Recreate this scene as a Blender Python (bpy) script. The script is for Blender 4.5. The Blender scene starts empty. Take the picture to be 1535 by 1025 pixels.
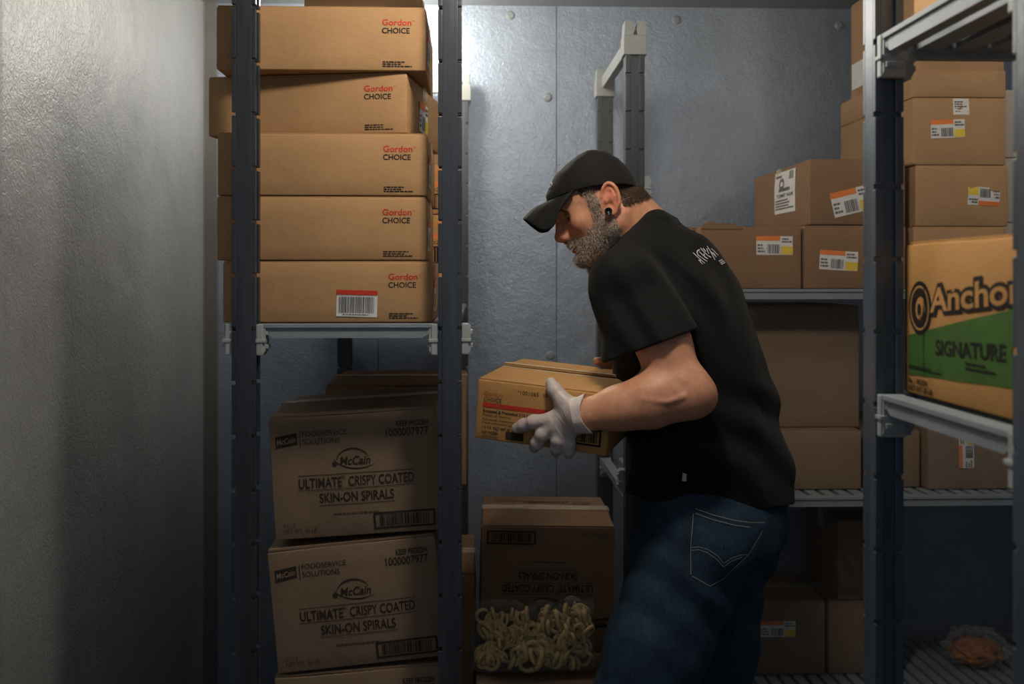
import bpy, bmesh, math, random
import numpy as np
from mathutils import Vector, Matrix, noise

random.seed(7)
np.random.seed(7)
scene = bpy.context.scene
COL = scene.collection
PI = math.pi

# ------------------------------------------------------------------ camera
FPX = 1492.0                      # focal length in pixels of the 1535 x 1025 frame
YAW = math.atan((767.5 - 715.0) / FPX)
CAMZ = 1.47
HORIZON = 415.0
cam_d = bpy.data.cameras.new('camera')
cam_d.sensor_width = 36.0
cam_d.lens = 36.0 * FPX / 1535.0
cam_d.shift_y = -(512.5 - HORIZON) / 1535.0
cam_d.clip_start = 0.02
cam_d.dof.use_dof = True
cam_d.dof.focus_distance = 2.0
cam_d.dof.aperture_fstop = 4.5
cam = bpy.data.objects.new('camera', cam_d)
cam.location = (0, 0, CAMZ)
cam.rotation_euler = (PI / 2, 0, -YAW)
COL.objects.link(cam)
scene.camera = cam

# ------------------------------------------------------------------ world, exposure, lights
scene.view_settings.view_transform = 'Standard'
scene.view_settings.look = 'None'
scene.view_settings.gamma = 1.0
scene.view_settings.use_curve_mapping = False
scene.view_settings.exposure = 0.0
scene.cycles.use_denoising = True
scene.cycles.max_bounces = 6
scene.cycles.volume_bounces = 0
scene.cycles.transparent_max_bounces = 12

W = bpy.data.worlds.new('world')
scene.world = W
W.use_nodes = True
W.node_tree.nodes['Background'].inputs[0].default_value = (0.50, 0.66, 1.0, 1)
W.node_tree.nodes['Background'].inputs[1].default_value = 0.015


def lamp(name, kind, loc, power, color, size=0.1, rot=(0, 0, 0), size_y=None, spread=None):
    l = bpy.data.lights.new(name, kind)
    l.energy = power
    l.color = color
    if kind == 'AREA':
        l.shape = 'RECTANGLE'
        l.size = size
        l.size_y = size_y or size
        if spread:
            l.spread = spread
    else:
        l.shadow_soft_size = size
    o = bpy.data.objects.new(name, l)
    o.location = loc
    o.rotation_euler = rot
    COL.objects.link(o)
    return o


LAMP_BACK = (-0.24, 3.00, 2.27)    # jar lamp over the back of the left rack
LAMP_RIGHT = (1.50, 1.95, 2.25)    # jar lamp between the two right hand racks
LAMP_FRONT = (0.17, 1.40, 2.25)   # jar lamp over the aisle
lamp('lamp_light_back', 'POINT', LAMP_BACK, 20, (1.0, 0.90, 0.74), 0.10)
lamp('lamp_light_right', 'POINT', LAMP_RIGHT, 5.5, (1.0, 0.86, 0.68), 0.07)
lamp('lamp_light_front', 'POINT', LAMP_FRONT, 26, (1.0, 0.88, 0.72), 0.07)
# cool light that falls in through the doorway behind the camera
lamp('doorway_light', 'AREA', (0.15, -0.6, 1.75), 2.8, (0.72, 0.86, 1.0), 0.9, rot=(PI / 2, 0, 0), size_y=1.6)


def P(px, py, Y):
    """point of the plane y = Y seen at a pixel of the 1535 x 1025 frame"""
    u = (px - 767.5) / FPX
    v = (HORIZON - py) / FPX
    dx = u * math.cos(YAW) + math.sin(YAW)
    dy = -u * math.sin(YAW) + math.cos(YAW)
    t = Y / dy
    return Vector((t * dx, Y, CAMZ + t * v))


# ------------------------------------------------------------------ materials
def nodes_of(name):
    m = bpy.data.materials.new(name)
    m.use_nodes = True
    nt = m.node_tree
    b = nt.nodes['Principled BSDF']
    return m, nt, b


def N(nt, t, **kw):
    n = nt.nodes.new(t)
    for k, v in kw.items():
        if k in n.inputs:
            n.inputs[k].default_value = v
        else:
            setattr(n, k, v)
    return n


def coords(nt, scale=(1, 1, 1), kind='Object'):
    tc = N(nt, 'ShaderNodeTexCoord')
    mp = N(nt, 'ShaderNodeMapping')
    mp.inputs['Scale'].default_value = scale
    nt.links.new(tc.outputs[kind], mp.inputs[0])
    return mp.outputs[0]


def ramp(nt, src, stops):
    r = N(nt, 'ShaderNodeValToRGB')
    e = r.color_ramp.elements
    e[0].position, e[0].color = stops[0][0], (*stops[0][1], 1)
    e[1].position, e[1].color = stops[-1][0], (*stops[-1][1], 1)
    for p, c in stops[1:-1]:
        k = e.new(p)
        k.color = (*c, 1)
    nt.links.new(src, r.inputs[0])
    return r.outputs[0]


def bump(nt, b, src, strength, dist, prev=None):
    k = N(nt, 'ShaderNodeBump')
    k.inputs['Strength'].default_value = strength
    k.inputs['Distance'].default_value = dist
    nt.links.new(src, k.inputs['Height'])
    if prev is not None:
        nt.links.new(prev, k.inputs['Normal'])
    nt.links.new(k.outputs[0], b.inputs['Normal'])
    return k.outputs[0]


def noisy(nt, vec, scale, detail=4, rough=0.55):
    n = N(nt, 'ShaderNodeTexNoise')
    n.inputs['Scale'].default_value = scale
    n.inputs['Detail'].default_value = detail
    n.inputs['Roughness'].default_value = rough
    nt.links.new(vec, n.inputs['Vector'])
    return n.outputs[0]


def mat_plain(name, col, rough=0.6, metal=0.0, var=0.12, scale=18, bmp=0.0, spec=0.5):
    m, nt, b = nodes_of(name)
    v = coords(nt)
    n = noisy(nt, v, scale)
    lo = tuple(max(0, c * (1 - var)) for c in col)
    hi = tuple(min(1, c * (1 + var)) for c in col)
    nt.links.new(ramp(nt, n, [(0.3, lo), (0.7, hi)]), b.inputs['Base Color'])
    b.inputs['Roughness'].default_value = rough
    b.inputs['Metallic'].default_value = metal
    b.inputs['Specular IOR Level'].default_value = spec
    if bmp:
        bump(nt, b, noisy(nt, v, scale * 6), bmp, 0.002)
    return m


def mat_card(name, col, var=0.10):
    """kraft cardboard: cloudy tone, fine fibre streaks, faint flutes"""
    m, nt, b = nodes_of(name)
    v = coords(nt)
    big = noisy(nt, v, 5.0, 5, 0.6)
    base = ramp(nt, big, [(0.28, tuple(c * (1 - var) for c in col)), (0.72, tuple(min(1, c * (1 + var)) for c in col))])
    vf = coords(nt, (60, 60, 420))
    fib = noisy(nt, vf, 1.0, 3)
    mix = N(nt, 'ShaderNodeMixRGB', blend_type='MULTIPLY')
    mix.inputs[0].default_value = 0.35
    nt.links.new(base, mix.inputs[1])
    nt.links.new(ramp(nt, fib, [(0.35, (0.80, 0.78, 0.74)), (0.65, (1.0, 1.0, 1.0))]), mix.inputs[2])
    nt.links.new(mix.outputs[0], b.inputs['Base Color'])
    b.inputs['Roughness'].default_value = 0.72
    b.inputs['Specular IOR Level'].default_value = 0.25
    k = bump(nt, b, noisy(nt, v, 9, 4), 0.35, 0.010)
    vs = coords(nt, (1, 1, 0.06))
    bump(nt, b, noisy(nt, vs, 160, 2), 0.12, 0.001, k)
    return m


def mat_wall(name, col, scale=1.0, rough=0.42, metal=0.45):
    """embossed galvanised sheet of a walk-in freezer"""
    m, nt, b = nodes_of(name)
    v = coords(nt)
    cl = noisy(nt, v, 2.2, 5, 0.6)
    c1 = ramp(nt, cl, [(0.3, tuple(c * 0.86 for c in col)), (0.7, tuple(min(1, c * 1.12) for c in col))])
    sp = noisy(nt, v, 150 * scale, 3, 0.65)
    mix = N(nt, 'ShaderNodeMixRGB', blend_type='MULTIPLY')
    mix.inputs[0].default_value = 0.5
    nt.links.new(c1, mix.inputs[1])
    nt.links.new(ramp(nt, sp, [(0.35, (0.75, 0.77, 0.80)), (0.62, (1, 1, 1))]), mix.inputs[2])
    nt.links.new(mix.outputs[0], b.inputs['Base Color'])
    b.inputs['Metallic'].default_value = metal
    rr = N(nt, 'ShaderNodeMapRange')
    rr.inputs['To Min'].default_value = rough - 0.08
    rr.inputs['To Max'].default_value = rough + 0.14
    nt.links.new(cl, rr.inputs['Value'])
    nt.links.new(rr.outputs[0], b.inputs['Roughness'])
    # leathery emboss: warped noise ridges
    wv = N(nt, 'ShaderNodeTexNoise')
    wv.inputs['Scale'].default_value = 75 * scale
    wv.inputs['Detail'].default_value = 2.0
    wv.inputs['Distortion'].default_value = 1.6
    nt.links.new(v, wv.inputs['Vector'])
    k = bump(nt, b, wv.outputs[0], 0.50, 0.0035)
    bump(nt, b, noisy(nt, v, 7, 3), 0.3, 0.02, k)
    return m


def mat_post(name, col):
    m, nt, b = nodes_of(name)
    v = coords(nt, (30, 30, 1.6))
    n = noisy(nt, v, 1.5, 5, 0.65)
    nt.links.new(ramp(nt, n, [(0.3, tuple(c * 0.6 for c in col)), (0.75, tuple(c * 1.5 for c in col))]), b.inputs['Base Color'])
    b.inputs['Roughness'].default_value = 0.36
    b.inputs['Metallic'].default_value = 0.25
    v2 = coords(nt)
    bump(nt, b, noisy(nt, v2, 60, 3), 0.15, 0.002)
    return m


def mat_film(name, col=(0.9, 0.92, 0.95), alpha=0.16, rough=0.12):
    """thin clear plastic: mostly transparent with glossy sheen"""
    m, nt, b = nodes_of(name)
    out = nt.nodes['Material Output']
    tr = N(nt, 'ShaderNodeBsdfTransparent')
    tr.inputs[0].default_value = (*col, 1)
    b.inputs['Base Color'].default_value = (*col, 1)
    b.inputs['Roughness'].default_value = rough
    lw = N(nt, 'ShaderNodeLayerWeight')
    lw.inputs[0].default_value = 0.35
    mr = N(nt, 'ShaderNodeMapRange')
    mr.inputs['To Min'].default_value = alpha
    mr.inputs['To Max'].default_value = min(1, alpha + 0.30)
    nt.links.new(lw.outputs['Facing'], mr.inputs['Value'])
    mx = N(nt, 'ShaderNodeMixShader')
    nt.links.new(mr.outputs[0], mx.inputs[0])
    nt.links.new(tr.outputs[0], mx.inputs[1])
    nt.links.new(b.outputs[0], mx.inputs[2])
    nt.links.new(mx.outputs[0], out.inputs['Surface'])
    v = coords(nt)
    bump(nt, b, noisy(nt, v, 28, 4, 0.6), 0.9, 0.02)
    return m


M = {}
M['wall'] = mat_wall('embossed_wall_sheet', (0.34, 0.42, 0.55))
M['wall_left'] = mat_wall('embossed_wall_sheet_left', (0.41, 0.43, 0.45), 1.0, 0.46, 0.36)
M['ceiling'] = mat_wall('ceiling_sheet', (0.30, 0.32, 0.35), 0.5, 0.5)
M['corner_strip'] = mat_plain('dark_corner_strip', (0.13, 0.13, 0.132), 0.55)  # dark grey strip down the left back corner
M['seam'] = mat_plain('dark_seam_backing', (0.10, 0.11, 0.13), 0.6)  # dark wall backing that shows in the panel joints
M['floor'] = mat_plain('floor_sheet', (0.16, 0.165, 0.17), 0.5, 0.2, 0.25, 9, 0.2)
M['post'] = mat_post('rack_post_plastic', (0.040, 0.047, 0.060))
M['post_near'] = mat_post('rack_post_plastic_bluegrey', (0.085, 0.110, 0.145))  # lighter, bluer grey than the posts of the other racks
M['grey'] = mat_plain('grey_shelf_plastic', (0.23, 0.27, 0.31), 0.5, 0, 0.10, 14, 0.05)
M['greylt'] = mat_plain('pale_grey_plastic', (0.33, 0.36, 0.37), 0.5, 0, 0.08, 20, 0.05)
M['dark'] = mat_plain('dark_plastic', (0.02, 0.022, 0.026), 0.5)
M['card'] = mat_card('kraft_cardboard', (0.43, 0.255, 0.125))
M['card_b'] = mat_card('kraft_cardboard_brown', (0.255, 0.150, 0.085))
M['card_c'] = mat_card('kraft_cardboard_tan', (0.45, 0.275, 0.145))
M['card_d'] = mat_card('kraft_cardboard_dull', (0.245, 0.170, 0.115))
M['card_e'] = mat_card('kraft_cardboard_golden', (0.50, 0.27, 0.095))
M['card_w'] = mat_card('white_cardboard', (0.66, 0.62, 0.56), 0.05)
M['black'] = mat_plain('black_ink', (0.020, 0.018, 0.017), 0.7, 0, 0.3, 40, 0, 0.2)
M['brownink'] = mat_plain('dark_brown_ink', (0.040, 0.030, 0.024), 0.7, 0, 0.3, 40, 0, 0.2)
M['faded'] = mat_plain('faded_ink', (0.10, 0.068, 0.045), 0.7, 0, 0.3, 60, 0, 0.2)
M['red'] = mat_plain('red_ink', (0.52, 0.045, 0.025), 0.7, 0, 0.15, 40, 0, 0.2)
M['white'] = mat_plain('white_label_paper', (0.72, 0.72, 0.72), 0.55, 0, 0.05, 30)
M['orange'] = mat_plain('orange_label_ink', (0.80, 0.22, 0.045), 0.6, 0, 0.06, 30)
M['yellow'] = mat_plain('yellow_label_ink', (0.82, 0.60, 0.06), 0.6, 0, 0.06, 30)
M['green'] = mat_plain('green_ink', (0.042, 0.125, 0.018), 0.65, 0, 0.15, 30)
M['labelgrey'] = mat_plain('grey_label_ink', (0.12, 0.12, 0.13), 0.6, 0, 0.2, 30)
M['tape'] = mat_film('clear_tape', (0.95, 0.9, 0.8), 0.10, 0.15)
M['tape_paper'] = mat_plain('pale_paper_tape', (0.58, 0.44, 0.28), 0.5)
M['film'] = mat_film('clear_bag_film', (0.95, 0.96, 0.98), 0.03, 0.12)
M['fry'] = mat_plain('frozen_potato_spiral', (0.86, 0.64, 0.29), 0.45, 0, 0.12, 40, 0.2)


# ------------------------------------------------------------------ object helpers
def mesh_obj(name, verts, faces, mat=None, parent=None, smooth=False):
    me = bpy.data.meshes.new(name)
    me.from_pydata([tuple(v) for v in verts], [], [tuple(f) for f in faces])
    if smooth:
        me.polygons.foreach_set('use_smooth', [True] * len(me.polygons))
    if mat:
        me.materials.append(M[mat] if isinstance(mat, str) else mat)
    o = bpy.data.objects.new(name, me)
    COL.objects.link(o)
    if parent:
        o.parent = parent
    return o


def share(name, src, parent, loc, rot=(0, 0, 0)):
    o = bpy.data.objects.new(name, src.data if hasattr(src, 'data') else src)
    COL.objects.link(o)
    o.parent = parent
    o.location = loc
    o.rotation_euler = rot
    return o


def tag(o, label=None, cat=None, group=None, kind=None):
    if label:
        o['label'] = label
    if cat:
        o['category'] = cat
    if group:
        o['group'] = group
    if kind:
        o['kind'] = kind
    return o


def empty(name, loc=(0, 0, 0), rot=(0, 0, 0)):
    o = bpy.data.objects.new(name, None)
    o.empty_display_size = 0.05
    o.location = loc
    o.rotation_euler = rot
    COL.objects.link(o)
    return o


class MB:
    """collects simple shapes into one mesh"""

    def __init__(s):
        s.v, s.f = [], []

    def add(s, v, f):
        n = len(s.v)
        s.v += [tuple(p) for p in v]
        s.f += [tuple(i + n for i in q) for q in f]
        return s

    def box(s, a, b, ch=0.0):
        x0, y0, z0 = a
        x1, y1, z1 = b
        if ch <= 0:
            v = [(x0, y0, z0), (x1, y0, z0), (x1, y1, z0), (x0, y1, z0), (x0, y0, z1), (x1, y0, z1), (x1, y1, z1), (x0, y1, z1)]
            return s.add(v, [(0, 3, 2, 1), (4, 5, 6, 7), (0, 1, 5, 4), (1, 2, 6, 5), (2, 3, 7, 6), (3, 0, 4, 7)])
        bm = bmesh.new()
        bmesh.ops.create_cube(bm, size=1.0)
        for q in bm.verts:
            q.co = Vector(((x0 + x1) / 2 + q.co.x * (x1 - x0), (y0 + y1) / 2 + q.co.y * (y1 - y0), (z0 + z1) / 2 + q.co.z * (z1 - z0)))
        bmesh.ops.bevel(bm, geom=bm.edges[:], offset=ch, segments=2, profile=0.6, affect='EDGES')
        bm.verts.index_update()
        v = [tuple(q.co) for q in bm.verts]
        f = [tuple(q.index for q in fc.verts) for fc in bm.faces]
        bm.free()
        return s.add(v, f)

    def prism(s, poly, axis, a, b):
        """extrude a 2-D polygon along an axis; poly holds the two other coordinates in order"""
        n = len(poly)
        v = []
        for t in (a, b):
            for p, q in poly:
                v.append({'x': (t, p, q), 'y': (p, t, q), 'z': (p, q, t)}[axis])
        f = [tuple(range(n))[::-1], tuple(range(n, 2 * n))]
        for i in range(n):
            j = (i + 1) % n
            f.append((i, j, n + j, n + i))
        return s.add(v, f)

    def cyl(s, c, r, h, axis='z', seg=20, r2=None):
        r2 = r if r2 is None else r2
        v = []
        for t, rr in ((0, r), (h, r2)):
            for i in range(seg):
                a = 2 * PI * i / seg
                p, q = rr * math.cos(a), rr * math.sin(a)
                if axis == 'z':
                    v.append((c[0] + p, c[1] + q, c[2] + t))
                elif axis == 'y':
                    v.append((c[0] + p, c[1] + t, c[2] + q))
                else:
                    v.append((c[0] + t, c[1] + p, c[2] + q))
        f = [tuple(range(seg))[::-1], tuple(range(seg, 2 * seg))]
        for i in range(seg):
            j = (i + 1) % seg
            f.append((i, j, seg + j, seg + i))
        return s.add(v, f)

    def build(s, name, mat, parent=None, smooth=False):
        return mesh_obj(name, s.v, s.f, mat, parent, smooth)


# ---- flat print: lettering, bars and patches in the (x, z) plane of a face
_tcache = {}


def text_geo(s, bold=0.0, res=3):
    key = (s, bold, res)
    if key in _tcache:
        return _tcache[key]
    cu = bpy.data.curves.new('lettering', 'FONT')
    cu.body = s
    cu.size = 1.0
    cu.offset = bold
    cu.resolution_u = res
    cu.fill_mode = 'BOTH'
    ob = bpy.data.objects.new('lettering', cu)
    me = bpy.data.meshes.new_from_object(ob)
    v = np.array([tuple(q.co[:2]) for q in me.vertices]).reshape(-1, 2)
    f = [tuple(p.vertices) for p in me.polygons]
    bpy.data.objects.remove(ob)
    bpy.data.curves.remove(cu)
    bpy.data.meshes.remove(me)
    _tcache[key] = (v, f)
    return v, f


class Print:
    def __init__(s):
        s.v, s.f = [], []

    def add(s, v, f):
        n = len(s.v)
        s.v += [tuple(p) for p in v]
        s.f += [tuple(i + n for i in q) for q in f]

    def rect(s, x0, z0, x1, z1):
        nx, nz = max(1, int((x1 - x0) / 0.02)), max(1, int((z1 - z0) / 0.02))
        v = [(x0 + (x1 - x0) * i / nx, z0 + (z1 - z0) * j / nz) for i in range(nx + 1) for j in range(nz + 1)]
        m = nz + 1
        s.add(v, [(i * m + j, (i + 1) * m + j, (i + 1) * m + j + 1, i * m + j + 1) for i in range(nx) for j in range(nz)])
        return s

    def text(s, t, x, z, h, w=None, align='l', bold=0.0, slant=0.0, res=3):
        """text with cap height h starting at (x, z); w squeezes it to a total width"""
        v, f = text_geo(t, bold, res)
        if len(v) == 0:
            return s
        v = v.copy()
        x0, x1 = v[:, 0].min(), v[:, 0].max()
        sz = h / 0.70
        sx = sz if w is None else w / (x1 - x0)
        ww = (x1 - x0) * sx
        ox = {'l': 0, 'c': -ww / 2, 'r': -ww}[align]
        q = np.empty_like(v)
        q[:, 1] = v[:, 1] * sz + z
        q[:, 0] = (v[:, 0] - x0) * sx + x + ox + v[:, 1] * sz * slant
        s.add(q, f)
        return s

    def bars(s, x0, z0, x1, z1, seed=1, fine=0.0012):
        r = random.Random(seed)
        x = x0
        while x < x1 - fine:
            w = fine * r.choice((1, 1, 2, 3))
            s.rect(x, z0, min(x + w, x1), z1)
            x += w + fine * r.choice((1, 1, 2))
        return s

    def frame(s, x0, z0, x1, z1, t):
        s.rect(x0, z0, x1, z0 + t)
        s.rect(x0, z1 - t, x1, z1)
        s.rect(x0, z0 + t, x0 + t, z1 - t)
        s.rect(x1 - t, z0 + t, x1, z1 - t)
        return s

    def arc(s, cx, cz, rx, rz, a0, a1, t0, t1, seg=24):
        v = []
        for i in range(seg + 1):
            k = i / seg
            a = a0 + (a1 - a0) * k
            t = t0 + (t1 - t0) * math.sin(PI * k) if t1 != t0 else t0
            for e in (-t / 2, t / 2):
                v.append((cx + (rx + e) * math.cos(a), cz + (rz + e) * math.sin(a)))
        s.add(v, [(2 * i, 2 * i + 1, 2 * i + 3, 2 * i + 2) for i in range(seg)])
        return s

    def poly(s, pts):
        s.add(pts, [tuple(range(len(pts)))])
        return s

    def scribble(s, x, z, w, h, lines=3, seed=3):
        """small print too fine to read: rows of short word blocks"""
        r = random.Random(seed)
        lh = h / lines
        for k in range(lines):
            xx = x
            end = x + w * (1 if k == lines - 1 else r.uniform(0.6, 0.95))
            while xx < end:
                ww = r.uniform(0.003, 0.010)
                s.rect(xx, z + h - (k + 0.75) * lh, min(xx + ww, end), z + h - (k + 0.2) * lh)
                xx += ww + 0.0015
        return s

    def turned(s, cx, cz, ang):
        c, d = math.cos(ang), math.sin(ang)
        s.v = [(cx + (x - cx) * c - (z - cz) * d, cz + (x - cx) * d + (z - cz) * c) for x, z in s.v]
        return s

    def build(s, name, mat, parent, mapper):
        return mesh_obj(name, [mapper(x, z) for x, z in s.v], s.f, mat, parent)


# ---- cartons
class Carton:
    """a cardboard carton: shaped body, four side walls with soft bulge, two top flaps and tape; origin at base centre, front = -y"""

    def __init__(s, label, size, loc, rot=(0, 0, 0), mat='card', group=None, seed=0, bulge=0.004, rough=0.0016, flaps=True,
                 tape=True, name='carton', lift=0.0, cat='carton', matrix=None, crush=0.0, seam='x', edge=False):
        s.w, s.d, s.h = size
        s.seed, s.bulge, s.rough, s.crush = seed, bulge, rough, crush
        s.root = empty(name, loc, rot)
        if matrix is not None:
            s.root.matrix_world = matrix
        tag(s.root, label, cat, group)
        w, d, h = size
        tf = 0.0032
        hb = h - tf if flaps else h
        s.hb = hb
        s.mat = mat
        v, f = s._shell(w, d, hb)
        s.body = mesh_obj('body', v, f, mat, s.root, True)
        rnd = random.Random(seed + 91)
        if flaps:
            for k, sg in enumerate((-1, 1)):
                bm = MB()
                up = lift * (1.0 if sg > 0 else 0.35) if edge else lift * rnd.uniform(0.5, 1.0)
                nx = 8
                vv, ff = [], []
                e = 0.0025
                for i in range(nx + 1):
                    if seam == 'x':
                        x = -w / 2 + e + (w - 2 * e) * i / nx
                        wob = 0.0016 * noise.noise((x * 9 + seed, sg * 3.1, 0.5))
                        ya, yb = sg * (d / 2 - e), sg * 0.0018
                        prof = [(x, ya, hb - 0.001), (x, ya, hb + tf * 0.9), (x, (ya + yb) / 2, hb + tf + up * 0.35 + wob), (x, yb, hb + tf + up + wob), (x, yb, hb + up + wob - 0.0005)]
                    else:
                        y = -d / 2 + e + (d - 2 * e) * i / nx
                        wob = 0.0016 * noise.noise((y * 9 + seed, sg * 3.1, 0.5))
                        xa, xb = sg * (w / 2 - e), sg * 0.0018
                        prof = [(xa, y, hb - 0.001), (xa, y, hb + tf * 0.9), ((xa + xb) / 2, y, hb + tf + up * 0.35 + wob), (xb, y, hb + tf + up + wob), (xb, y, hb + up + wob - 0.0005)]
                    vv += prof
                m = 5
                for i in range(nx):
                    for j in range(m - 1):
                        a = i * m + j
                        q = (a, a + 1, a + m + 1, a + m)
                        ff.append(q)
                    ff.append((i * m + m - 1, i * m, (i + 1) * m, (i + 1) * m + m - 1))
                ff.append(tuple(range(m)))
                ff.append(tuple(nx * m + j for j in range(m))[::-1])
                bm.add(vv, ff)
                fo = bm.build('flap', mat, s.root)
                if edge:
                    z = hb + tf + up
                    MB().box((-w / 2 + 0.004, min(sg * 0.001, sg * 0.012), z + 0.0004), (w / 2 - 0.004, max(sg * 0.001, sg * 0.012), z + 0.0010)).build('tape_edge', 'tape_paper', fo)
            if tape:
                t = MB()
                if seam == 'x':
                    t.box((-w / 2 - 0.001, -0.024, hb + tf + lift + 0.0008), (w / 2 + 0.001, 0.024, hb + tf + lift + 0.0012))
                    t.box((-w / 2 - 0.0022, -0.024, hb - 0.06), (-w / 2 - 0.0016, 0.024, hb + tf + lift))
                    t.box((w / 2 + 0.0016, -0.024, hb - 0.06), (w / 2 + 0.0022, 0.024, hb + tf + lift))
                else:
                    t.box((-0.024, -d / 2 - 0.001, hb + tf + lift + 0.0008), (0.024, d / 2 + 0.001, hb + tf + lift + 0.0012))
                t.build('tape', 'tape', s.root)

    def disp(s, a, b, side):
        """outward bulge at relative position a, b (-1..1) of a side"""
        e = s.bulge * (1 - a * a) * (1 - b * b)
        e += s.rough * noise.noise((a * 2.3 + s.seed * 1.7 + side * 9.1, b * 2.3 - s.seed, 0.3)) * (1 - a ** 8) * (1 - b ** 8)
        return e

    def _shell(s, w, d, h):
        r = 0.0028
        def cuts(L):
            n = max(4, int(L / 0.04))
            c = [-L / 2, -L / 2 + r * 0.3, -L / 2 + r]
            c += [-L / 2 + r + (L - 2 * r) * i / n for i in range(1, n)]
            return c + [L / 2 - r, L / 2 - r * 0.3, L / 2]
        cx, cy, cz = cuts(w), cuts(d), cuts(h)
        idx, v, f = {}, [], []

        def vid(i, j, k):
            key = (i, j, k)
            if key not in idx:
                p = Vector((cx[i], cy[j], cz[k]))
                q = Vector((max(-w / 2 + r, min(w / 2 - r, p.x)), max(-d / 2 + r, min(d / 2 - r, p.y)), max(-h / 2 + r, min(h / 2 - r, p.z))))
                n = p - q
                if n.length > 0:
                    p = q + n.normalized() * r
                a, b, c = cx[i] / (w / 2), cy[j] / (d / 2), cz[k] / (h / 2)
                if j == 0:
                    p.y -= s.disp(a, c, 0)
                if j == len(cy) - 1:
                    p.y += s.disp(a, c, 1)
                if i == 0:
                    p.x -= s.disp(b, c, 2)
                if i == len(cx) - 1:
                    p.x += s.disp(b, c, 3)
                if s.crush:
                    t = max(0, c - 0.4)
                    p.z -= s.crush * t * (0.5 + 0.5 * noise.noise((a * 1.6 + s.seed, b * 1.6, 4.0)))
                idx[key] = len(v)
                v.append((p.x, p.y, p.z + h / 2))
            return idx[key]
        nx, ny, nz = len(cx) - 1, len(cy) - 1, len(cz) - 1
        for i in range(nx):
            for k in range(nz):
                f.append((vid(i, 0, k), vid(i + 1, 0, k), vid(i + 1, 0, k + 1), vid(i, 0, k + 1)))
                f.append((vid(i, ny, k), vid(i, ny, k + 1), vid(i + 1, ny, k + 1), vid(i + 1, ny, k)))
        for j in range(ny):
            for k in range(nz):
                f.append((vid(0, j, k), vid(0, j, k + 1), vid(0, j + 1, k + 1), vid(0, j + 1, k)))
                f.append((vid(nx, j, k), vid(nx, j + 1, k), vid(nx, j + 1, k + 1), vid(nx, j, k + 1)))
        for i in range(nx):
            for j in range(ny):
                f.append((vid(i, j, 0), vid(i, j + 1, 0), vid(i + 1, j + 1, 0), vid(i + 1, j, 0)))
                f.append((vid(i, j, nz), vid(i + 1, j, nz), vid(i + 1, j + 1, nz), vid(i, j + 1, nz)))
        return v, f

    # mappers: (x across the face, z up) measured from the face's lower left corner
    def front(s, lift=0.0006):
        def m(x, z):
            a, b = x / (s.w / 2) - 1, z / (s.hb / 2) - 1
            a, b = max(-1, min(1, a)), max(-1, min(1, b))
            return (x - s.w / 2, -s.d / 2 - s.disp(a, b, 0) - lift, z)
        return m

    def left(s, lift=0.0006):
        def m(x, z):          # x runs from the far edge to the near edge
            a, b = 1 - x / (s.d / 2), z / (s.hb / 2) - 1
            a, b = max(-1, min(1, a)), max(-1, min(1, b))
            return (-s.w / 2 - s.disp(a, b, 2) - lift, s.d / 2 - x, z)
        return m

    def right(s, lift=0.0006):
        def m(x, z):          # x runs from the near edge to the far edge
            a, b = x / (s.d / 2) - 1, z / (s.hb / 2) - 1
            a, b = max(-1, min(1, a)), max(-1, min(1, b))
            return (s.w / 2 + s.disp(a, b, 3) + lift, -s.d / 2 + x, z)
        return m


def ship_label(c, face, x, z, w, h, ang=0.0, seed=1, flip=False):
    """white shipping sticker: orange band, bar code, yellow corner"""
    def mk():
        return Print()
    lab = mk().rect(x, z, x + w, z + h)
    ora = mk().rect(x, z + h * 0.76, x + w * 0.66, z + h)
    bar = mk().bars(x + w * 0.30, z + h * 0.08, x + w * 0.64, z + h * 0.56, seed, max(0.0008, w * 0.010))
    bar.scribble(x + w * 0.03, z + h * 0.1, w * 0.20, h * 0.5, 3, seed)
    bar.scribble(x + w * 0.70, z + h * 0.62, w * 0.27, h * 0.30, 2, seed + 4)
    yel = mk().rect(x + w * 0.68, z + h * 0.03, x + w, z + h * 0.46)
    a = ang + (PI if flip else 0)
    for q in (lab, ora, bar, yel):
        q.turned(x + w / 2, z + h / 2, a)
    o = lab.build('shipping_label', 'white', c.root, face(0.0010))
    tag(o, 'white shipping sticker with orange band and yellow corner')
    ora.build('orange_band', 'orange', o, face(0.0016))
    yel.build('yellow_patch', 'yellow', o, face(0.0016))
    bar.build('barcode', 'labelgrey', o, face(0.0020))
    return o

# ------------------------------------------------------------------ the freezer room
BACK_Y = 3.36
XL = P(305, 415, BACK_Y).x
XR = 2.15
CEIL = P(640, 8, BACK_Y).z
FRONT_Y = -0.25


def structure(o):
    o['kind'] = 'structure'
    return o


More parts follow.
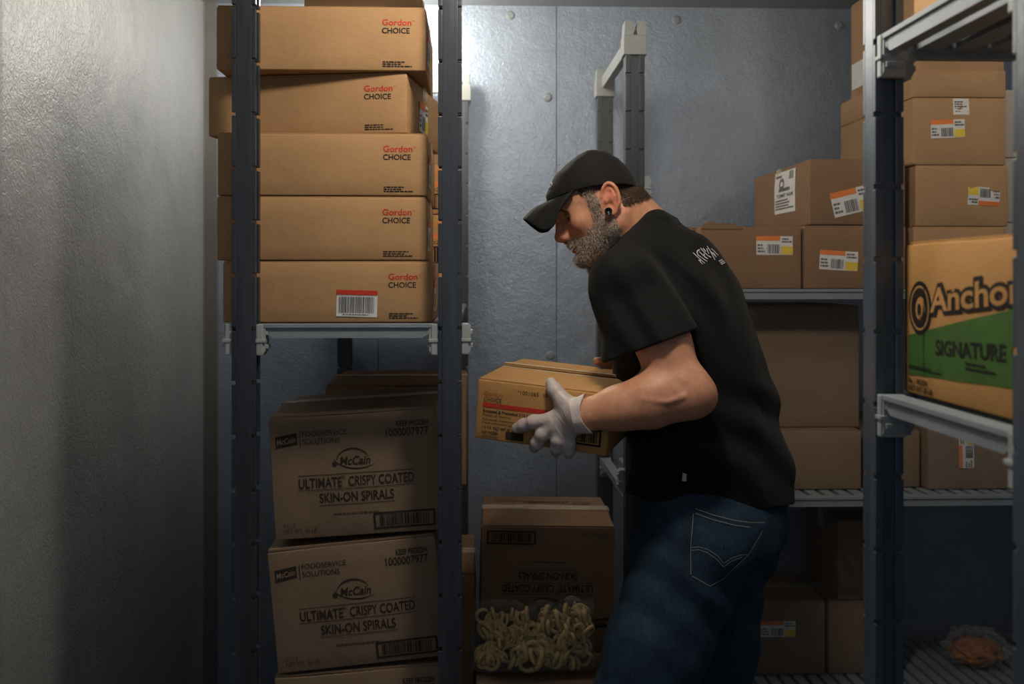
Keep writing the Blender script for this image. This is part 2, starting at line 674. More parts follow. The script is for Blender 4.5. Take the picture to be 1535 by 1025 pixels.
def sheet(name, parent, mat, u0, u1, z0, z1, place, nu=2, nz=2, dent=None, thick=0.004, gap=0.0015):
    """one wall panel: a thin sheet with turned edges; place(u, z, out) -> world point"""
    us = np.linspace(u0 + gap, u1 - gap, nu + 1)
    zs = np.linspace(z0, z1, nz + 1)
    v, f = [], []
    for a in us:
        for b in zs:
            v.append(place(a, b, thick - (dent(a, b) if dent else 0)))
    m = nz + 1
    for i in range(nu):
        for j in range(nz):
            f.append((i * m + j, (i + 1) * m + j, (i + 1) * m + j + 1, i * m + j + 1))
    base = len(v)
    rim = [(us[0], zs[0], 0), (us[-1], zs[0], nu * m), (us[-1], zs[-1], nu * m + nz), (us[0], zs[-1], nz)]
    for a, b, k in rim:
        v.append(place(a, b, 0))
    f.append((base + 0, base + 3, nz, 0) if nz == 1 else tuple([base, base + 3] + [j for j in range(nz, -1, -1)]))
    f.append(tuple([base + 1, base + 2] + [nu * m + j for j in range(nz, -1, -1)]))
    f.append(tuple([base, base + 1] + [i * m for i in range(nu, -1, -1)]))
    f.append(tuple([base + 3, base + 2] + [i * m + nz for i in range(nu, -1, -1)]))
    return mesh_obj(name, v, f, mat, parent, False)


wb = structure(MB().box((XL - 0.1, BACK_Y + 0.002, 0), (XR + 0.1, BACK_Y + 0.10, CEIL)).build('wall_back', 'seam'))
seam_x = P(834, 415, BACK_Y).x
bx = [XL, seam_x - 0.60, seam_x, seam_x + 1.17, XR]
for a, b in zip(bx[:-1], bx[1:]):
    sheet('panel', wb, 'wall', a, b, 0, CEIL, lambda u, z, t: (u, BACK_Y - t, z), 3, 4)
for px, py in ((765, 23), (821, 146), (825, 533), (1014, 30), (1258, 38)):
    c = P(px, py, BACK_Y - 0.004)
    MB().cyl((c.x, c.y - 0.004, c.z), 0.0125, 0.005, 'y', 24, 0.0165).cyl((c.x, c.y - 0.0055, c.z), 0.009, 0.002, 'y', 24, 0.0125).build('screw_cap', 'grey', wb)

wl = structure(MB().box((XL - 0.10, FRONT_Y, 0), (XL - 0.002, BACK_Y, CEIL)).build('wall_left', 'seam'))
sy = 1492 * abs(XL) / (715 - 7.0)


def dents(u, z):
    e = 0.0
    for py, pz, r, a in ((2.66, 1.462, 0.030, 0.0045), (2.62, 1.475, 0.045, 0.002), (2.52, 1.455, 0.04, -0.0025), (2.3, 0.95, 0.10, 0.003)):
        e += a * math.exp(-((u - py) ** 2 + (z - pz) ** 2 * 2.2) / r ** 2)
    return e


o = sheet('panel', wl, 'wall_left', sy, BACK_Y, 0, CEIL, lambda u, z, t: (XL + t, u, z), 70, 120, dents)
o.data.polygons.foreach_set('use_smooth', [True] * len(o.data.polygons))
sheet('panel', wl, 'wall_left', FRONT_Y, sy, 0, CEIL, lambda u, z, t: (XL + t, u, z), 2, 2)
structure(MB().prism([(XL, BACK_Y - 0.004), (XL + 0.050, BACK_Y - 0.004), (XL + 0.046, BACK_Y - 0.010), (XL + 0.008, BACK_Y - 0.014), (XL + 0.004, BACK_Y - 0.02)], 'z', 0, CEIL).build('corner_strip_1', 'corner_strip'))
structure(MB().box((XR, FRONT_Y, 0), (XR + 0.1, BACK_Y, CEIL)).build('wall_right', 'wall'))
structure(MB().box((XL - 0.1, FRONT_Y, -0.08), (XR + 0.1, BACK_Y + 0.1, 0)).build('floor', 'floor'))
structure(MB().box((XL - 0.1, FRONT_Y, CEIL), (XR + 0.1, BACK_Y + 0.1, CEIL + 0.1)).build('ceiling', 'ceiling'))
# front wall with the open doorway behind the camera
fw = MB()
fw.box((XL - 0.1, FRONT_Y - 0.1, 0), (-0.55, FRONT_Y, CEIL))
fw.box((1.15, FRONT_Y - 0.1, 0), (XR + 0.1, FRONT_Y, CEIL))
fw.box((-0.55, FRONT_Y - 0.1, 2.15), (1.15, FRONT_Y, CEIL))
structure(fw.build('wall_front', 'wall'))

# ------------------------------------------------------------------ lamps of the room
for LP, lab in ((LAMP_BACK, 'round caged jar lamp on the ceiling above the left rack'), (LAMP_RIGHT, 'round caged jar lamp on the ceiling between the right racks'), (LAMP_FRONT, 'round caged jar lamp on the ceiling over the aisle')):
    r = empty('jar_lamp', (LP[0], LP[1], CEIL))
    tag(r, lab, 'lamp', 'caged jar lamps on the ceiling')
    MB().cyl((0, 0, -0.022), 0.075, 0.022, 'z', 24, 0.08).build('lamp_base', 'greylt', r)
    for k in range(6):
        a = PI * k / 3
        b = MB()
        for j in range(6):
            t0, t1 = j / 6 * PI / 2, (j + 1) / 6 * PI / 2
            p0 = Vector((math.cos(t0) * 0.085 * math.cos(a), math.cos(t0) * 0.085 * math.sin(a), -0.022 - 0.16 * math.sin(t0)))
            p1 = Vector((math.cos(t1) * 0.085 * math.cos(a), math.cos(t1) * 0.085 * math.sin(a), -0.022 - 0.16 * math.sin(t1)))
            q = Vector((-math.sin(a), math.cos(a), 0)) * 0.0015
            w = Vector((math.cos(a), math.sin(a), 0)) * 0.003
            b.add([p0 - q, p0 + q, p1 + q, p1 - q, p0 - q + w, p0 + q + w, p1 + q + w, p1 - q + w], [(0, 1, 2, 3), (4, 7, 6, 5), (0, 3, 7, 4), (1, 5, 6, 2)])
        b.build('cage_bar', 'greylt', r)

# ------------------------------------------------------------------ shelving racks
NOTCH = 0.10


def post_mesh(sx, sy_, height, axis, phase):
    """upright: solid core with two toothed ribs and a groove on each of the two notched faces"""
    b = MB()
    t = 0.007
    if axis == 'x':
        b.box((-sx / 2 + t, -sy_ / 2, 0), (sx / 2 - t, sy_ / 2, height), 0.0015)
    else:
        b.box((-sx / 2, -sy_ / 2 + t, 0), (sx / 2, sy_ / 2 - t, height), 0.0015)
    z = phase - NOTCH
    while z < height:
        a, c = max(0, z + 0.0035), min(height, z + NOTCH - 0.0035)
        if c > a + 0.004:
            for sg in (-1, 1):
                for ln in (-1, 1):
                    if axis == 'x':
                        x0, x1 = sorted((sg * (sx / 2 - t - 0.001), sg * sx / 2))
                        y0, y1 = sorted((ln * sy_ * 0.22, ln * sy_ / 2))
                    else:
                        y0, y1 = sorted((sg * (sy_ / 2 - t - 0.001), sg * sy_ / 2))
                        x0, x1 = sorted((ln * sx * 0.22, ln * sx / 2))
                    b.box((x0, y0, a), (x1, y1, c), 0.0012)
        z += NOTCH
    return b


def connector(parent, loc, rz=0):
    """dovetail wedge that locks a shelf beam to a post"""
    b = MB()
    b.box((-0.011, -0.018, -0.058), (0.002, 0.018, 0.0), 0.002)
    b.prism([(0.001, -0.056), (0.006, -0.050), (0.006, -0.006), (0.001, 0.0)], 'y', -0.015, 0.015)
    b.box((0.001, -0.013, -0.046), (0.010, 0.013, -0.038), 0.0015)
    b.box((0.001, -0.013, -0.020), (0.010, 0.013, -0.012), 0.0015)
    b.box((-0.012, -0.020, -0.034), (0.007, 0.020, -0.028), 0.001)
    o = b.build('connector', 'greylt', parent)
    o.location = loc
    o.rotation_euler = (0, 0, rz)
    return o


def cap(parent, x, y, z, along):
    b = MB()
    b.box((-0.031, -0.027, -0.062), (0.031, 0.027, -0.010), 0.003)
    if along == 'y':
        b.prism([(-0.029, -0.012), (-0.006, -0.012), (-0.003, 0.004), (-0.007, 0.026), (-0.027, 0.026)], 'y', -0.026, 0.026)
        b.prism([(0.029, -0.012), (0.006, -0.012), (0.003, 0.004), (0.007, 0.026), (0.027, 0.026)], 'y', -0.026, 0.026)
    else:
        b.box((-0.028, -0.025, -0.012), (-0.004, 0.025, 0.026), 0.003)
        b.box((0.004, -0.025, -0.012), (0.028, 0.025, 0.026), 0.003)
    o = b.build('post_cap', 'greylt', parent)
    o.location = (x, y, z)
    return o


def rack(name, label, x0, x1, y0, y1, shelves, axis, slat_dir, height, phase, group, ps=(0.044, 0.044), pitch=0.040, pmat='post'):
    """x0..x1, y0..y1: outer faces of the posts; origin on the floor at the near left corner"""
    root = empty(name, (x0, y0, 0))
    tag(root, label, 'shelving rack', group)
    w, d = x1 - x0, y1 - y0
    sx, sy_ = ps
    pm = None
    corners = [(sx / 2, sy_ / 2), (w - sx / 2, sy_ / 2), (sx / 2, d - sy_ / 2), (w - sx / 2, d - sy_ / 2)]
    for cx, cy in corners:
        if pm is None:
            pm = post_mesh(sx, sy_, height, axis, phase).build('post', pmat, root)
            pm.location = (cx, cy, 0)
        else:
            share('post', pm, root, (cx, cy, 0))
        cap(root, cx, cy, height, slat_dir)
    # top bars that tie the caps together across the short side
    for k in (0, 1):
        b = MB()
        if slat_dir == 'y':
            xx = sx / 2 if k == 0 else w - sx / 2
            b.box((xx - 0.011, sy_, height - 0.035), (xx + 0.011, d - sy_, height + 0.004), 0.003)
        else:
            yy = sy_ / 2 if k == 0 else d - sy_ / 2
            b.box((sx, yy - 0.011, height - 0.035), (w - sx, yy + 0.011, height + 0.004), 0.003)
        b.build('top_bar', 'greylt', root)
    for z in shelves:
        bh, bt = 0.025, 0.020
        # beams on all four sides, ends cut back at a slant
        for yy in (sy_ / 2 - bt / 2 - 0.002, d - sy_ / 2 - bt / 2 + 0.002):
            a, c = sx + 0.008, w - sx - 0.008
            b = MB().prism([(a, z), (c, z), (c, z - 0.010), (c - 0.022, z - bh), (a + 0.022, z - bh), (a, z - 0.010)], 'y', yy, yy + bt)
            b.box((a, yy - 0.004, z - 0.006), (c, yy + bt + 0.004, z + 0.0015), 0.001)
            b.build('beam', 'grey', root)
        for xx in (sx / 2 - bt / 2 - 0.002, w - sx / 2 - bt / 2 + 0.002):
            a, c = sy_ + 0.008, d - sy_ - 0.008
            b = MB().prism([(a, z), (c, z), (c, z - 0.010), (c - 0.022, z - bh), (a + 0.022, z - bh), (a, z - 0.010)], 'x', xx, xx + bt)
            b.box((xx - 0.004, a, z - 0.006), (xx + bt + 0.004, c, z + 0.0015), 0.001)
            b.build('beam', 'grey', root)
        for cx, cy, sg in ((sx, sy_ / 2, 0), (w - sx, sy_ / 2, PI), (sx, d - sy_ / 2, 0), (w - sx, d - sy_ / 2, PI)):
            connector(root, (cx + (0.011 if sg == 0 else -0.011), cy, z + 0.001), sg)
        for cx, cy, sg in ((sx / 2, sy_, PI / 2), (sx / 2, d - sy_, -PI / 2), (w - sx / 2, sy_, PI / 2)):
            connector(root, (cx, cy + (0.011 if sg > 0 else -0.011), z + 0.001), sg)
        sl = None
        L = (w if slat_dir == 'x' else d) - 0.075
        span = (d if slat_dir == 'x' else w) - 0.08
        n = int(span / pitch)
        for i in range(n):
            t = 0.04 + pitch * (i + 0.5) + (span - n * pitch) / 2
            loc = (w / 2, t, z) if slat_dir == 'x' else (t, d / 2, z)
            if sl is None:
                hw = pitch * 0.34
                b = MB()
                if slat_dir == 'x':
                    b.box((-L / 2, -hw, -0.016), (L / 2, hw, 0.0))
                else:
                    b.box((-hw, -L / 2, -0.016), (hw, L / 2, 0.0))
                sl = b.build('slat', 'grey', root)
                sl.location = loc
            else:
                share('slat', sl, root, loc)
    return root


AX0, AX1 = P(347, 415, 1.865).x, P(692, 415, 1.865).x
AY0, AY1 = 1.865, 3.31
ASH, ALOW = P(520, 486.5, 1.875).z, 0.425
rackA = rack('shelving_rack', 'dark post shelving rack at the left, stacked with cartons, its narrow end nearest', AX0, AX1, AY0, AY1, (ASH, ALOW), 'x', 'x', 2.11,
             (P(360, 493, 1.865).z) % NOTCH, 'shelving racks of the freezer')
for x in (-0.011, AX1 - AX0 + 0.011):
    connector(rackA, (x, 0.022, ASH + 0.002), PI if x < 0 else 0)

BX0 = P(938, 415, 2.60).x
BY0, BY1 = 2.60, 3.25
BS = (1.436, 0.885, 0.29)
rackB = rack('shelving_rack', 'shelving rack along the back wall behind the man, with grey caps on its posts', BX0, 1.95, BY0, BY1, BS, 'y', 'y', 2.115,
             (P(918, 212, 3.17).z) % NOTCH, 'shelving racks of the freezer', (0.050, 0.046))
for z in (1.735, P(925, 700, 2.6).z):
    connector(rackB, (0.061, 0.023, z), 0)
connector(rackB, (-0.011, 0.023, P(925, 705, 2.6).z), PI)

CX0 = P(1312, 415, 1.352).x
CY0, CY1 = 0.957, 1.396
CS = (1.308, 1.800)
rackC = rack('shelving_rack', 'nearest shelving rack at the right edge, holding the carton with green print', CX0, 1.55, CY0, CY1, CS, 'y', 'y', 2.11,
             (P(1315, 171, 1.352).z) % NOTCH, 'shelving racks of the freezer', (0.040, 0.044), 0.050, 'post_near')

# ------------------------------------------------------------------ five long cartons on the left rack
GY = 1.925
gx0, gx1 = P(326, 415, GY).x, P(640, 415, GY).x
GW, GH, GD = gx1 - gx0, 0.1215, 0.34
names = [('plain long tan carton with a red banded barcode sticker, lowest of the five', 0.010, 0.0, 0.3),
         ('plain long tan carton resting directly on the one with the barcode sticker', -0.002, 0.2, 0.0),
         ('plain long tan carton in the middle of the five stacked by the left post', 0.000, 0.0, 0.5),
         ('long tan carton turned askew in the stack, second from its top', -0.012, -8.5, 0.0),
         ('long tan carton on top of the stack of five at the left', -0.003, 0.3, -0.2)]
zz = ASH + 0.002
gtops = [390, 293, 198, 105, 8]
for k, (lab, dx, yaw, tlt) in enumerate(names):
    ztop = P(480, gtops[k], GY).z
    h = ztop - zz - 0.0012
    c = Carton(lab, (GW, GD, h), (gx0 + GW / 2 + dx, GY + GD / 2 + (0.035 if k == 3 else 0.0), zz), (0, 0, math.radians(yaw)), 'card', 'long tan cartons on the left rack', 10 + k,
               0.0035, 0.0012, seam='x')
    zz = ztop
    rx = GW - 0.084
    Print().text('Gordon', rx, h - 0.036, 0.0115, 0.056, bold=0.018).text('TM', rx + 0.057, h - 0.029, 0.003).build('red_lettering', 'red', c.root, c.front())
    Print().text('CHOICE', rx, h - 0.0515, 0.0105, 0.053, bold=0.014).build('black_lettering', 'black', c.root, c.front())
    Print().scribble(rx + 0.001, 0.006, 0.056, 0.0125, 3, 5 + k).build('small_print', 'black', c.root, c.front())
    if k == 0:
        lx, lz, lw, lh = (501 - 326) / 773 - dx, 0.012, 0.078, 0.051
        o = Print().rect(lx, lz, lx + lw, lz + lh).turned(lx, lz, -0.03).build('barcode_sticker', 'white', c.root, c.front(0.001))
        tag(o, 'white sticker with a red band above a barcode')
        Print().rect(lx, lz + lh - 0.009, lx + lw, lz + lh).turned(lx, lz, -0.03).build('red_band', 'red', o, c.front(0.0016))
        Print().bars(lx + 0.005, lz + 0.007, lx + lw - 0.006, lz + lh - 0.012, 4, 0.0009).scribble(lx + 0.012, lz + 0.002, 0.05, 0.0035, 1, 4).turned(lx, lz, -0.03).build('barcode', 'labelgrey', o, c.front(0.0016))
    # side stickers
    ship_label(c, c.right, 0.10 if k == 3 else 0.03, 0.02, 0.085, 0.06, 0.0, 30 + k)
    # second row, right behind
# three cartons with orange print behind the front stack
zz = ASH + 0.002
for k, (yt, lab) in enumerate(((402, 'orange striped carton behind the five long ones, lowest of three'), (321, 'orange striped carton behind the five long ones, middle of three'), (245, 'orange striped carton behind the five long ones, top of three'))):
    ztop = P(655, yt, 2.31).z
    c = Carton(lab, (0.36, 0.27, ztop - zz - 0.001), (-0.235, 2.31 + 0.135, zz), (0, 0, 0), 'card_e', 'orange striped cartons behind the long ones', 30 + k)
    zz = ztop
    h = c.hb
    Print().rect(0.20, h * 0.56, 0.355, h * 0.66).text('CHOICE', 0.27, h * 0.78, 0.012, 0.07).build('orange_lettering', 'orange', c.root, c.front())
    Print().bars(0.305, h * 0.12, 0.352, h * 0.40, k, 0.0015).frame(0.30, h * 0.10, 0.356, h * 0.42, 0.003).text('KEEP FROZEN', 0.25, h * 0.46, 0.008, 0.10).build('black_lettering', 'black', c.root, c.front())
# rear column that tops out above the front stack
zz = ASH + 0.002
rear = ['lowest', 'second from the bottom', 'highest']
for k in range(3):
    h = 0.148
    Carton('pale tan carton of the rear column on the left rack, ' + rear[k], (0.33, 0.36, h - 0.001), (-0.27, 2.75 + 0.18, zz), (0, 0, 0), 'card_c', 'rear column of cartons on the left rack', 40 + k)
    zz += h
rx0, rx1 = P(456, 415, 2.06).x, P(631, 415, 2.06).x
Carton('pale tan carton set back on top of the five long ones', (rx1 - rx0, 0.22, 0.07), ((rx0 + rx1) / 2, 2.06 + 0.11, P(480, 8, GY).z + 0.002), (0, 0, 0), 'card_c', None, 46)


# ------------------------------------------------------------------ the printed potato cartons
def potato_print(c, turn=False, ink='brownink', hp=None):
    w, h = c.w, hp or c.hb
    p = Print()
    inv = Print()
    p.poly([(0.012, h - 0.062), (0.055, h - 0.056), (0.055, h - 0.033), (0.012, h - 0.039)])
    inv.text('McCain', 0.015, h - 0.056, 0.011, 0.037, bold=0.03)
    inv.v = [(x, z + (x - 0.012) * 0.14) for x, z in inv.v]
    p.rect(0.0605, h - 0.062, 0.0617, h - 0.030)
    p.text('FOODSERVICE', 0.066, h - 0.041, 0.0105, 0.088)
    p.text('SOLUTIONS', 0.066, h - 0.0565, 0.0105, 0.074)
    p.text('KEEP FROZEN', w - 0.018, h - 0.032, 0.0105, 0.063, 'r', 0.02)
    p.text('1000007977', w - 0.018, h - 0.0515, 0.0155, 0.085, 'r', 0.012)
    # emblem: sun arc over the name, swoosh below
    cx, cz = w / 2 - 0.004, h - 0.096
    p.arc(cx, cz, 0.033, 0.026, PI * 0.98, PI * 0.12, 0.0008, 0.0030)
    p.text('McCain', cx - 0.026, cz - 0.006, 0.0165, 0.060, bold=0.02, slant=0.18)
    p.arc(cx + 0.01, cz + 0.020, 0.052, 0.034, PI * 1.12, PI * 1.72, 0.0006, 0.0026)
    p.arc(cx - 0.036, cz - 0.003, 0.003, 0.003, 0, 2 * PI, 0.005, 0.005, 12)
    for k in range(3):
        p.poly([(cx + 0.006 + k * 0.008, cz + 0.016), (cx + 0.011 + k * 0.008, cz + 0.0175), (cx + 0.010 + k * 0.008, cz + 0.0185)])
    p.rect(0.052, h - 0.1195, w - 0.050, h - 0.1183)
    p.text('ULTIMATE', 0.054, h - 0.1435, 0.0190, 0.086, 'l', 0.014)
    p.text('R', 0.1415, h - 0.128, 0.004)
    p.arc(0.143, h - 0.126, 0.0032, 0.0032, 0, 2 * PI, 0.0006, 0.0006, 14)
    p.text('CRISPY COATED', 0.153, h - 0.1435, 0.0190, 0.130, 'l', 0.014)
    p.rect(0.052, h - 0.1490, w - 0.050, h - 0.1478)
    p.text('SKIN-ON SPIRALS', w / 2, h - 0.1745, 0.0190, 0.148, 'c', 0.014)
    p.rect(w / 2 - 0.076, h - 0.1805, w / 2 + 0.076, h - 0.1793)
    p.frame(w - 0.137, 0.010, w - 0.014, 0.044, 0.004)
    p.bars(w - 0.125, 0.016, w - 0.024, 0.038, 8, 0.0014)
    fd = Print().scribble(w / 2 - 0.048, h - 0.203, 0.09, 0.007, 1, 12)
    fe = Print().text('6/5 LB', 0.018, 0.024, 0.008, 0.024).text('NET WT. 30 LB', 0.018, 0.012, 0.010, 0.066)
    if turn:
        for q in (p, inv, fd, fe):
            q.turned(w / 2, h / 2, PI)
            q.v = [(x, z + c.hb - h) for x, z in q.v]
    tag(p.build('printed_lettering', ink, c.root, c.front(0.0010)), 'dark printed lettering and logo')
    inv.build('reversed_logo', c.mat, c.root, c.front(0.0015))
    fd.build('faded_print', 'faded', c.root, c.front())
    fe.build('weight_print', 'faded', c.root, c.front())


PW, PD, PH = 0.335, 0.35, 0.248
PYF = 2.00
for k, (lab, px, zb, ry, yw) in enumerate((('potato carton with dark print, mostly cut off at the bottom of the left stack', 548, 0.438, -3.6, 0.5),
                                          ('tilted potato carton with dark print, middle of the left stack', 541, 0.694, -5.2, 1.0),
                                          ('potato carton with dark print, top of the stack under the left shelf', 539, 0.954, -3.4, 0.0))):
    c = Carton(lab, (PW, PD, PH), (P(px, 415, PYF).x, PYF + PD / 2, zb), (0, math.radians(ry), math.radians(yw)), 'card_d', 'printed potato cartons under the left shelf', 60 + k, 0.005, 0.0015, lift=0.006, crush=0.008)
    potato_print(c)
for lab, x1, z0, z1 in (('brown carton behind the left potato stack, lowest', P(711, 415, 2.42).x, ALOW + 0.002, 0.752), ('brown carton behind the left potato stack, second from its bottom', -0.045, 0.754, 0.962), ('brown carton behind the left potato stack, at its top', P(699, 415, 2.42).x, 0.964, 1.21)):
    c = Carton(lab, (0.34, 0.36, z1 - z0), (x1 - 0.17, 2.42 + 0.18, z0), (0, 0, 0), 'card_b', 'cartons behind the left potato stack', int(z0 * 100), 0.004, 0.003, crush=0.006, lift=0.004)

# ------------------------------------------------------------------ upside-down carton, bag of potato spirals and what they stand on
SY = 2.50
sx0, sx1 = P(721, 415, SY).x, P(921, 415, SY).x
SH = 0.318
SZ = P(820, 788, SY).z - SH
cl = Carton('wide brown carton on the floor, at the foot of the bag of potato spirals', (0.35, 0.62, 0.285), (0.17, 2.235 + 0.31, 0.0), (0, 0, 0), 'card_b', 'cartons stacked on the floor by the man', 70)
cm = Carton('brown carton directly beneath the clear bag of potato spirals', (0.34, 0.60, SZ - 0.289), (0.168, 2.24 + 0.30, 0.287), (0, 0, 0), 'card_d', 'cartons stacked on the floor by the man', 71, 0.004, 0.003)
Print().scribble(0.03, SZ - 0.289 - 0.03, 0.10, 0.012, 1, 9).build('printed_lettering', 'faded', cm.root, cm.front())
c = Carton('printed potato carton standing upside down behind the bag of spirals', (sx1 - sx0, 0.335, SH), ((sx0 + sx1) / 2, SY + 0.168, SZ), (0, math.radians(0.8), math.radians(-1.0)), 'card_b', None, 72, 0.005, 0.0015, lift=0.007, crush=0.0)
potato_print(c, True, 'black', 0.287)
tp = lambda x, z: (x - c.w / 2, z - c.d / 2, c.h + 0.0050)
Print().text('TIMBERCUT', 0.105, 0.235, 0.020, 0.135, bold=0.02).scribble(0.11, 0.18, 0.12, 0.02, 2, 5).arc(0.065, 0.245, 0.032, 0.022, 0, PI, 0.003, 0.005).text('FRIES', 0.045, 0.238, 0.010, 0.04).arc(0.27, 0.235, 0.022, 0.018, 0, 2 * PI, 0.003, 0.003).text('US', 0.26, 0.229, 0.010, 0.02).build('top_lettering', 'black', c.root, tp)

# the bag: a pillow of clear film leaning on the carton
bx0, bx1 = P(706, 415, 2.33).x, P(897, 415, 2.33).x
BZ0 = SZ + 0.002
BH = 0.152
nu, nv = 40, 26
bv, bf = [], []
for side in (0, 1):
    for i in range(nu + 1):
        for j in range(nv + 1):
            u, w_ = i / nu, j / nv
            x = bx0 + (bx1 - bx0) * u
            edge = (max(0.0, 1 - (2 * u - 1) ** 6) ** 0.5) * (max(0.0, 1 - (2 * w_ - 1) ** 4) ** 0.5)
            wr = 0.006 * noise.noise((u * 9, w_ * 7, side * 3.0)) + 0.004 * noise.noise((u * 22, w_ * 17, side * 5.0))
            th = (0.062 * (1 - 0.55 * w_) - 0.014 * math.exp(-((w_ - 0.62) / 0.05) ** 2)) * edge
            yc = 2.385 + 0.045 * w_
            y = yc - th + wr if side == 0 else min(yc + th * 0.75 - wr, SY - 0.014)
            z = BZ0 + BH * w_ + 0.004 * math.sin(u * 9) * w_ + 0.010 * (w_ > 0.9) * noise.noise((u * 8, 1, 2))
            x += 0.006 * noise.noise((w_ * 6, u * 3, 1.0)) * (abs(2 * u - 1) ** 4)
            bv.append((x, y, max(z, BZ0)))
m = nv + 1
off = (nu + 1) * m
for i in range(nu):
    for j in range(nv):
        a = i * m + j
        bf.append((a, a + m, a + m + 1, a + 1))
        a += off
        bf.append((a, a + 1, a + m + 1, a + m))
for i in range(nu):
    bf.append((i * m, off + i * m, off + (i + 1) * m, (i + 1) * m))
    bf.append((i * m + nv, (i + 1) * m + nv, off + (i + 1) * m + nv, off + i * m + nv))
bag = mesh_obj('plastic_bag', bv, bf, 'film', None, True)
tag(bag, 'clear plastic bag full of pale potato spirals, leaning on the upside-down carton', 'bag')


def spiral_mesh(turns, R, r, rise, seed):
    rn = random.Random(seed)
    n, k = int(14 * turns) + 4, 6
    v, f = [], []
    for i in range(n + 1):
        t = i / n
        a = 2 * PI * turns * t
        RR = R * (1 + 0.25 * math.sin(a * 0.7 + seed))
        c = Vector((RR * math.cos(a), RR * math.sin(a), rise * (t - 0.5)))
        rad = Vector((math.cos(a), math.sin(a), 0))
        rr = r * (0.45 + 0.55 * min(1, 6 * t, 6 * (1 - t))) * (1 + 0.15 * rn.uniform(-1, 1))
        for j in range(k):
            b = 2 * PI * j / k
            v.append(c + rad * rr * math.cos(b) + Vector((0, 0, 1)) * rr * 1.15 * math.sin(b))
    for i in range(n):
        for j in range(k):
            f.append((i * k + j, i * k + (j + 1) % k, (i + 1) * k + (j + 1) % k, (i + 1) * k + j))
    f.append(tuple(range(k))[::-1])
    f.append(tuple(n * k + j for j in range(k)))
    return v, f


variants = []
for i, (t, R, r_, rise) in enumerate(((1.3, 0.017, 0.0052, 0.012), (1.7, 0.014, 0.0048, 0.022), (0.8, 0.021, 0.0055, 0.010), (0.55, 0.026, 0.0050, 0.012), (1.05, 0.019, 0.0058, 0.006), (2.1, 0.012, 0.0046, 0.034))):
    v, f = spiral_mesh(t, R, r_, rise, i)
    me = bpy.data.meshes.new('potato_spiral')
    me.from_pydata([tuple(q) for q in v], [], f)
    me.polygons.foreach_set('use_smooth', [True] * len(me.polygons))
    me.materials.append(M['fry'])
    variants.append(me)
rn = random.Random(11)
for i in range(150):
    w_ = rn.uniform(0.10, 0.90)
    u = rn.uniform(0.07, 0.93)
    if w_ > 0.55 and rn.random() < 0.25:
        continue
    th = 0.062 * (1 - 0.55 * w_) * (max(0.0, 1 - (2 * u - 1) ** 6) ** 0.5) * (max(0.0, 1 - (2 * w_ - 1) ** 4) ** 0.5)
    y = 2.385 + 0.045 * w_ - max(0, th - 0.018) * rn.choice((1.0, 0.9, 0.75, 0.3))
    o = bpy.data.objects.new('potato_spiral', rn.choice(variants))
    o.location = (bx0 + (bx1 - bx0) * u, y, BZ0 + 0.008 + (BH - 0.018) * w_)
    o.rotation_euler = (rn.uniform(0.9, 2.2), rn.uniform(-0.6, 0.6), rn.uniform(0, 6.28))
    s = rn.uniform(0.85, 1.1)
    o.scale = (s, s, s)
    COL.objects.link(o)
    tag(o, 'pale curled potato spiral inside the clear plastic bag', 'potato spiral', 'potato spirals in the clear bag')

# ------------------------------------------------------------------ cartons on the back rack
Y1 = 2.66
zs = BS[0] + 0.002


def boxed(lab, px0, px1, z0, z1, Y, d, mat, group, seed, x0=None, x1=None, **kw):
    a = P(px0, 415, Y).x if x0 is None else x0
    b = P(px1, 415, Y).x if x1 is None else x1
    return Carton(lab, (b - a, d, z1 - z0), ((a + b) / 2, Y + d / 2, z0), (0, 0, kw.pop('yaw', 0.0)), mat, group, seed, **kw)


def stick(c, px0, py0, px1, py1, Y, ang=0, seed=1, flip=False):
    a, b = P(px0, py1, Y), P(px1, py0, Y)
    x = a.x - (c.root.location.x - c.w / 2)
    ship_label(c, c.front, x, a.z - c.root.location.z, b.x - a.x, b.z - a.z, ang, seed, flip)


zm = P(1130, 337, Y1).z
c = boxed('open topped brown carton with a sticker, on the back shelf beside the man', 1050, 1201, zs, zm - 0.004, Y1, 0.50, 'card_b', 'cartons on the back rack', 80, tape=False, lift=0.010)
stick(c, 1133, 354, 1188, 382, Y1, 0.0, 3)
# loose flaps standing up at its front edge
fl = MB()
fp = [(-0.135, c.hb - 0.004), (-0.130, c.hb + 0.010), (-0.108, c.hb + 0.016), (-0.085, c.hb + 0.011), (-0.055, c.hb + 0.012), (-0.025, c.hb + 0.003), (-0.02, c.hb - 0.004)]
fl.prism(fp, 'y', -c.d / 2 - 0.003, -c.d / 2 + 0.001)
fl.build('torn_flap', 'card_b', c.root)
c0 = boxed('brown carton at the left end of the back shelf, mostly behind the man', 1010, 1039, zs, zm - 0.002, Y1 + 0.06, 0.42, 'card_b', 'cartons on the back rack', 79)
c = boxed('brown carton with a sticker, on the back shelf right of the open topped one', 1205, 0, zs, zm - 0.001, Y1, 0.52, 'card_b', 'cartons on the back rack', 81, x1=P(1360, 415, Y1).x - 0.004)
stick(c, 1228, 376, 1285, 405, Y1, -0.06, 5)
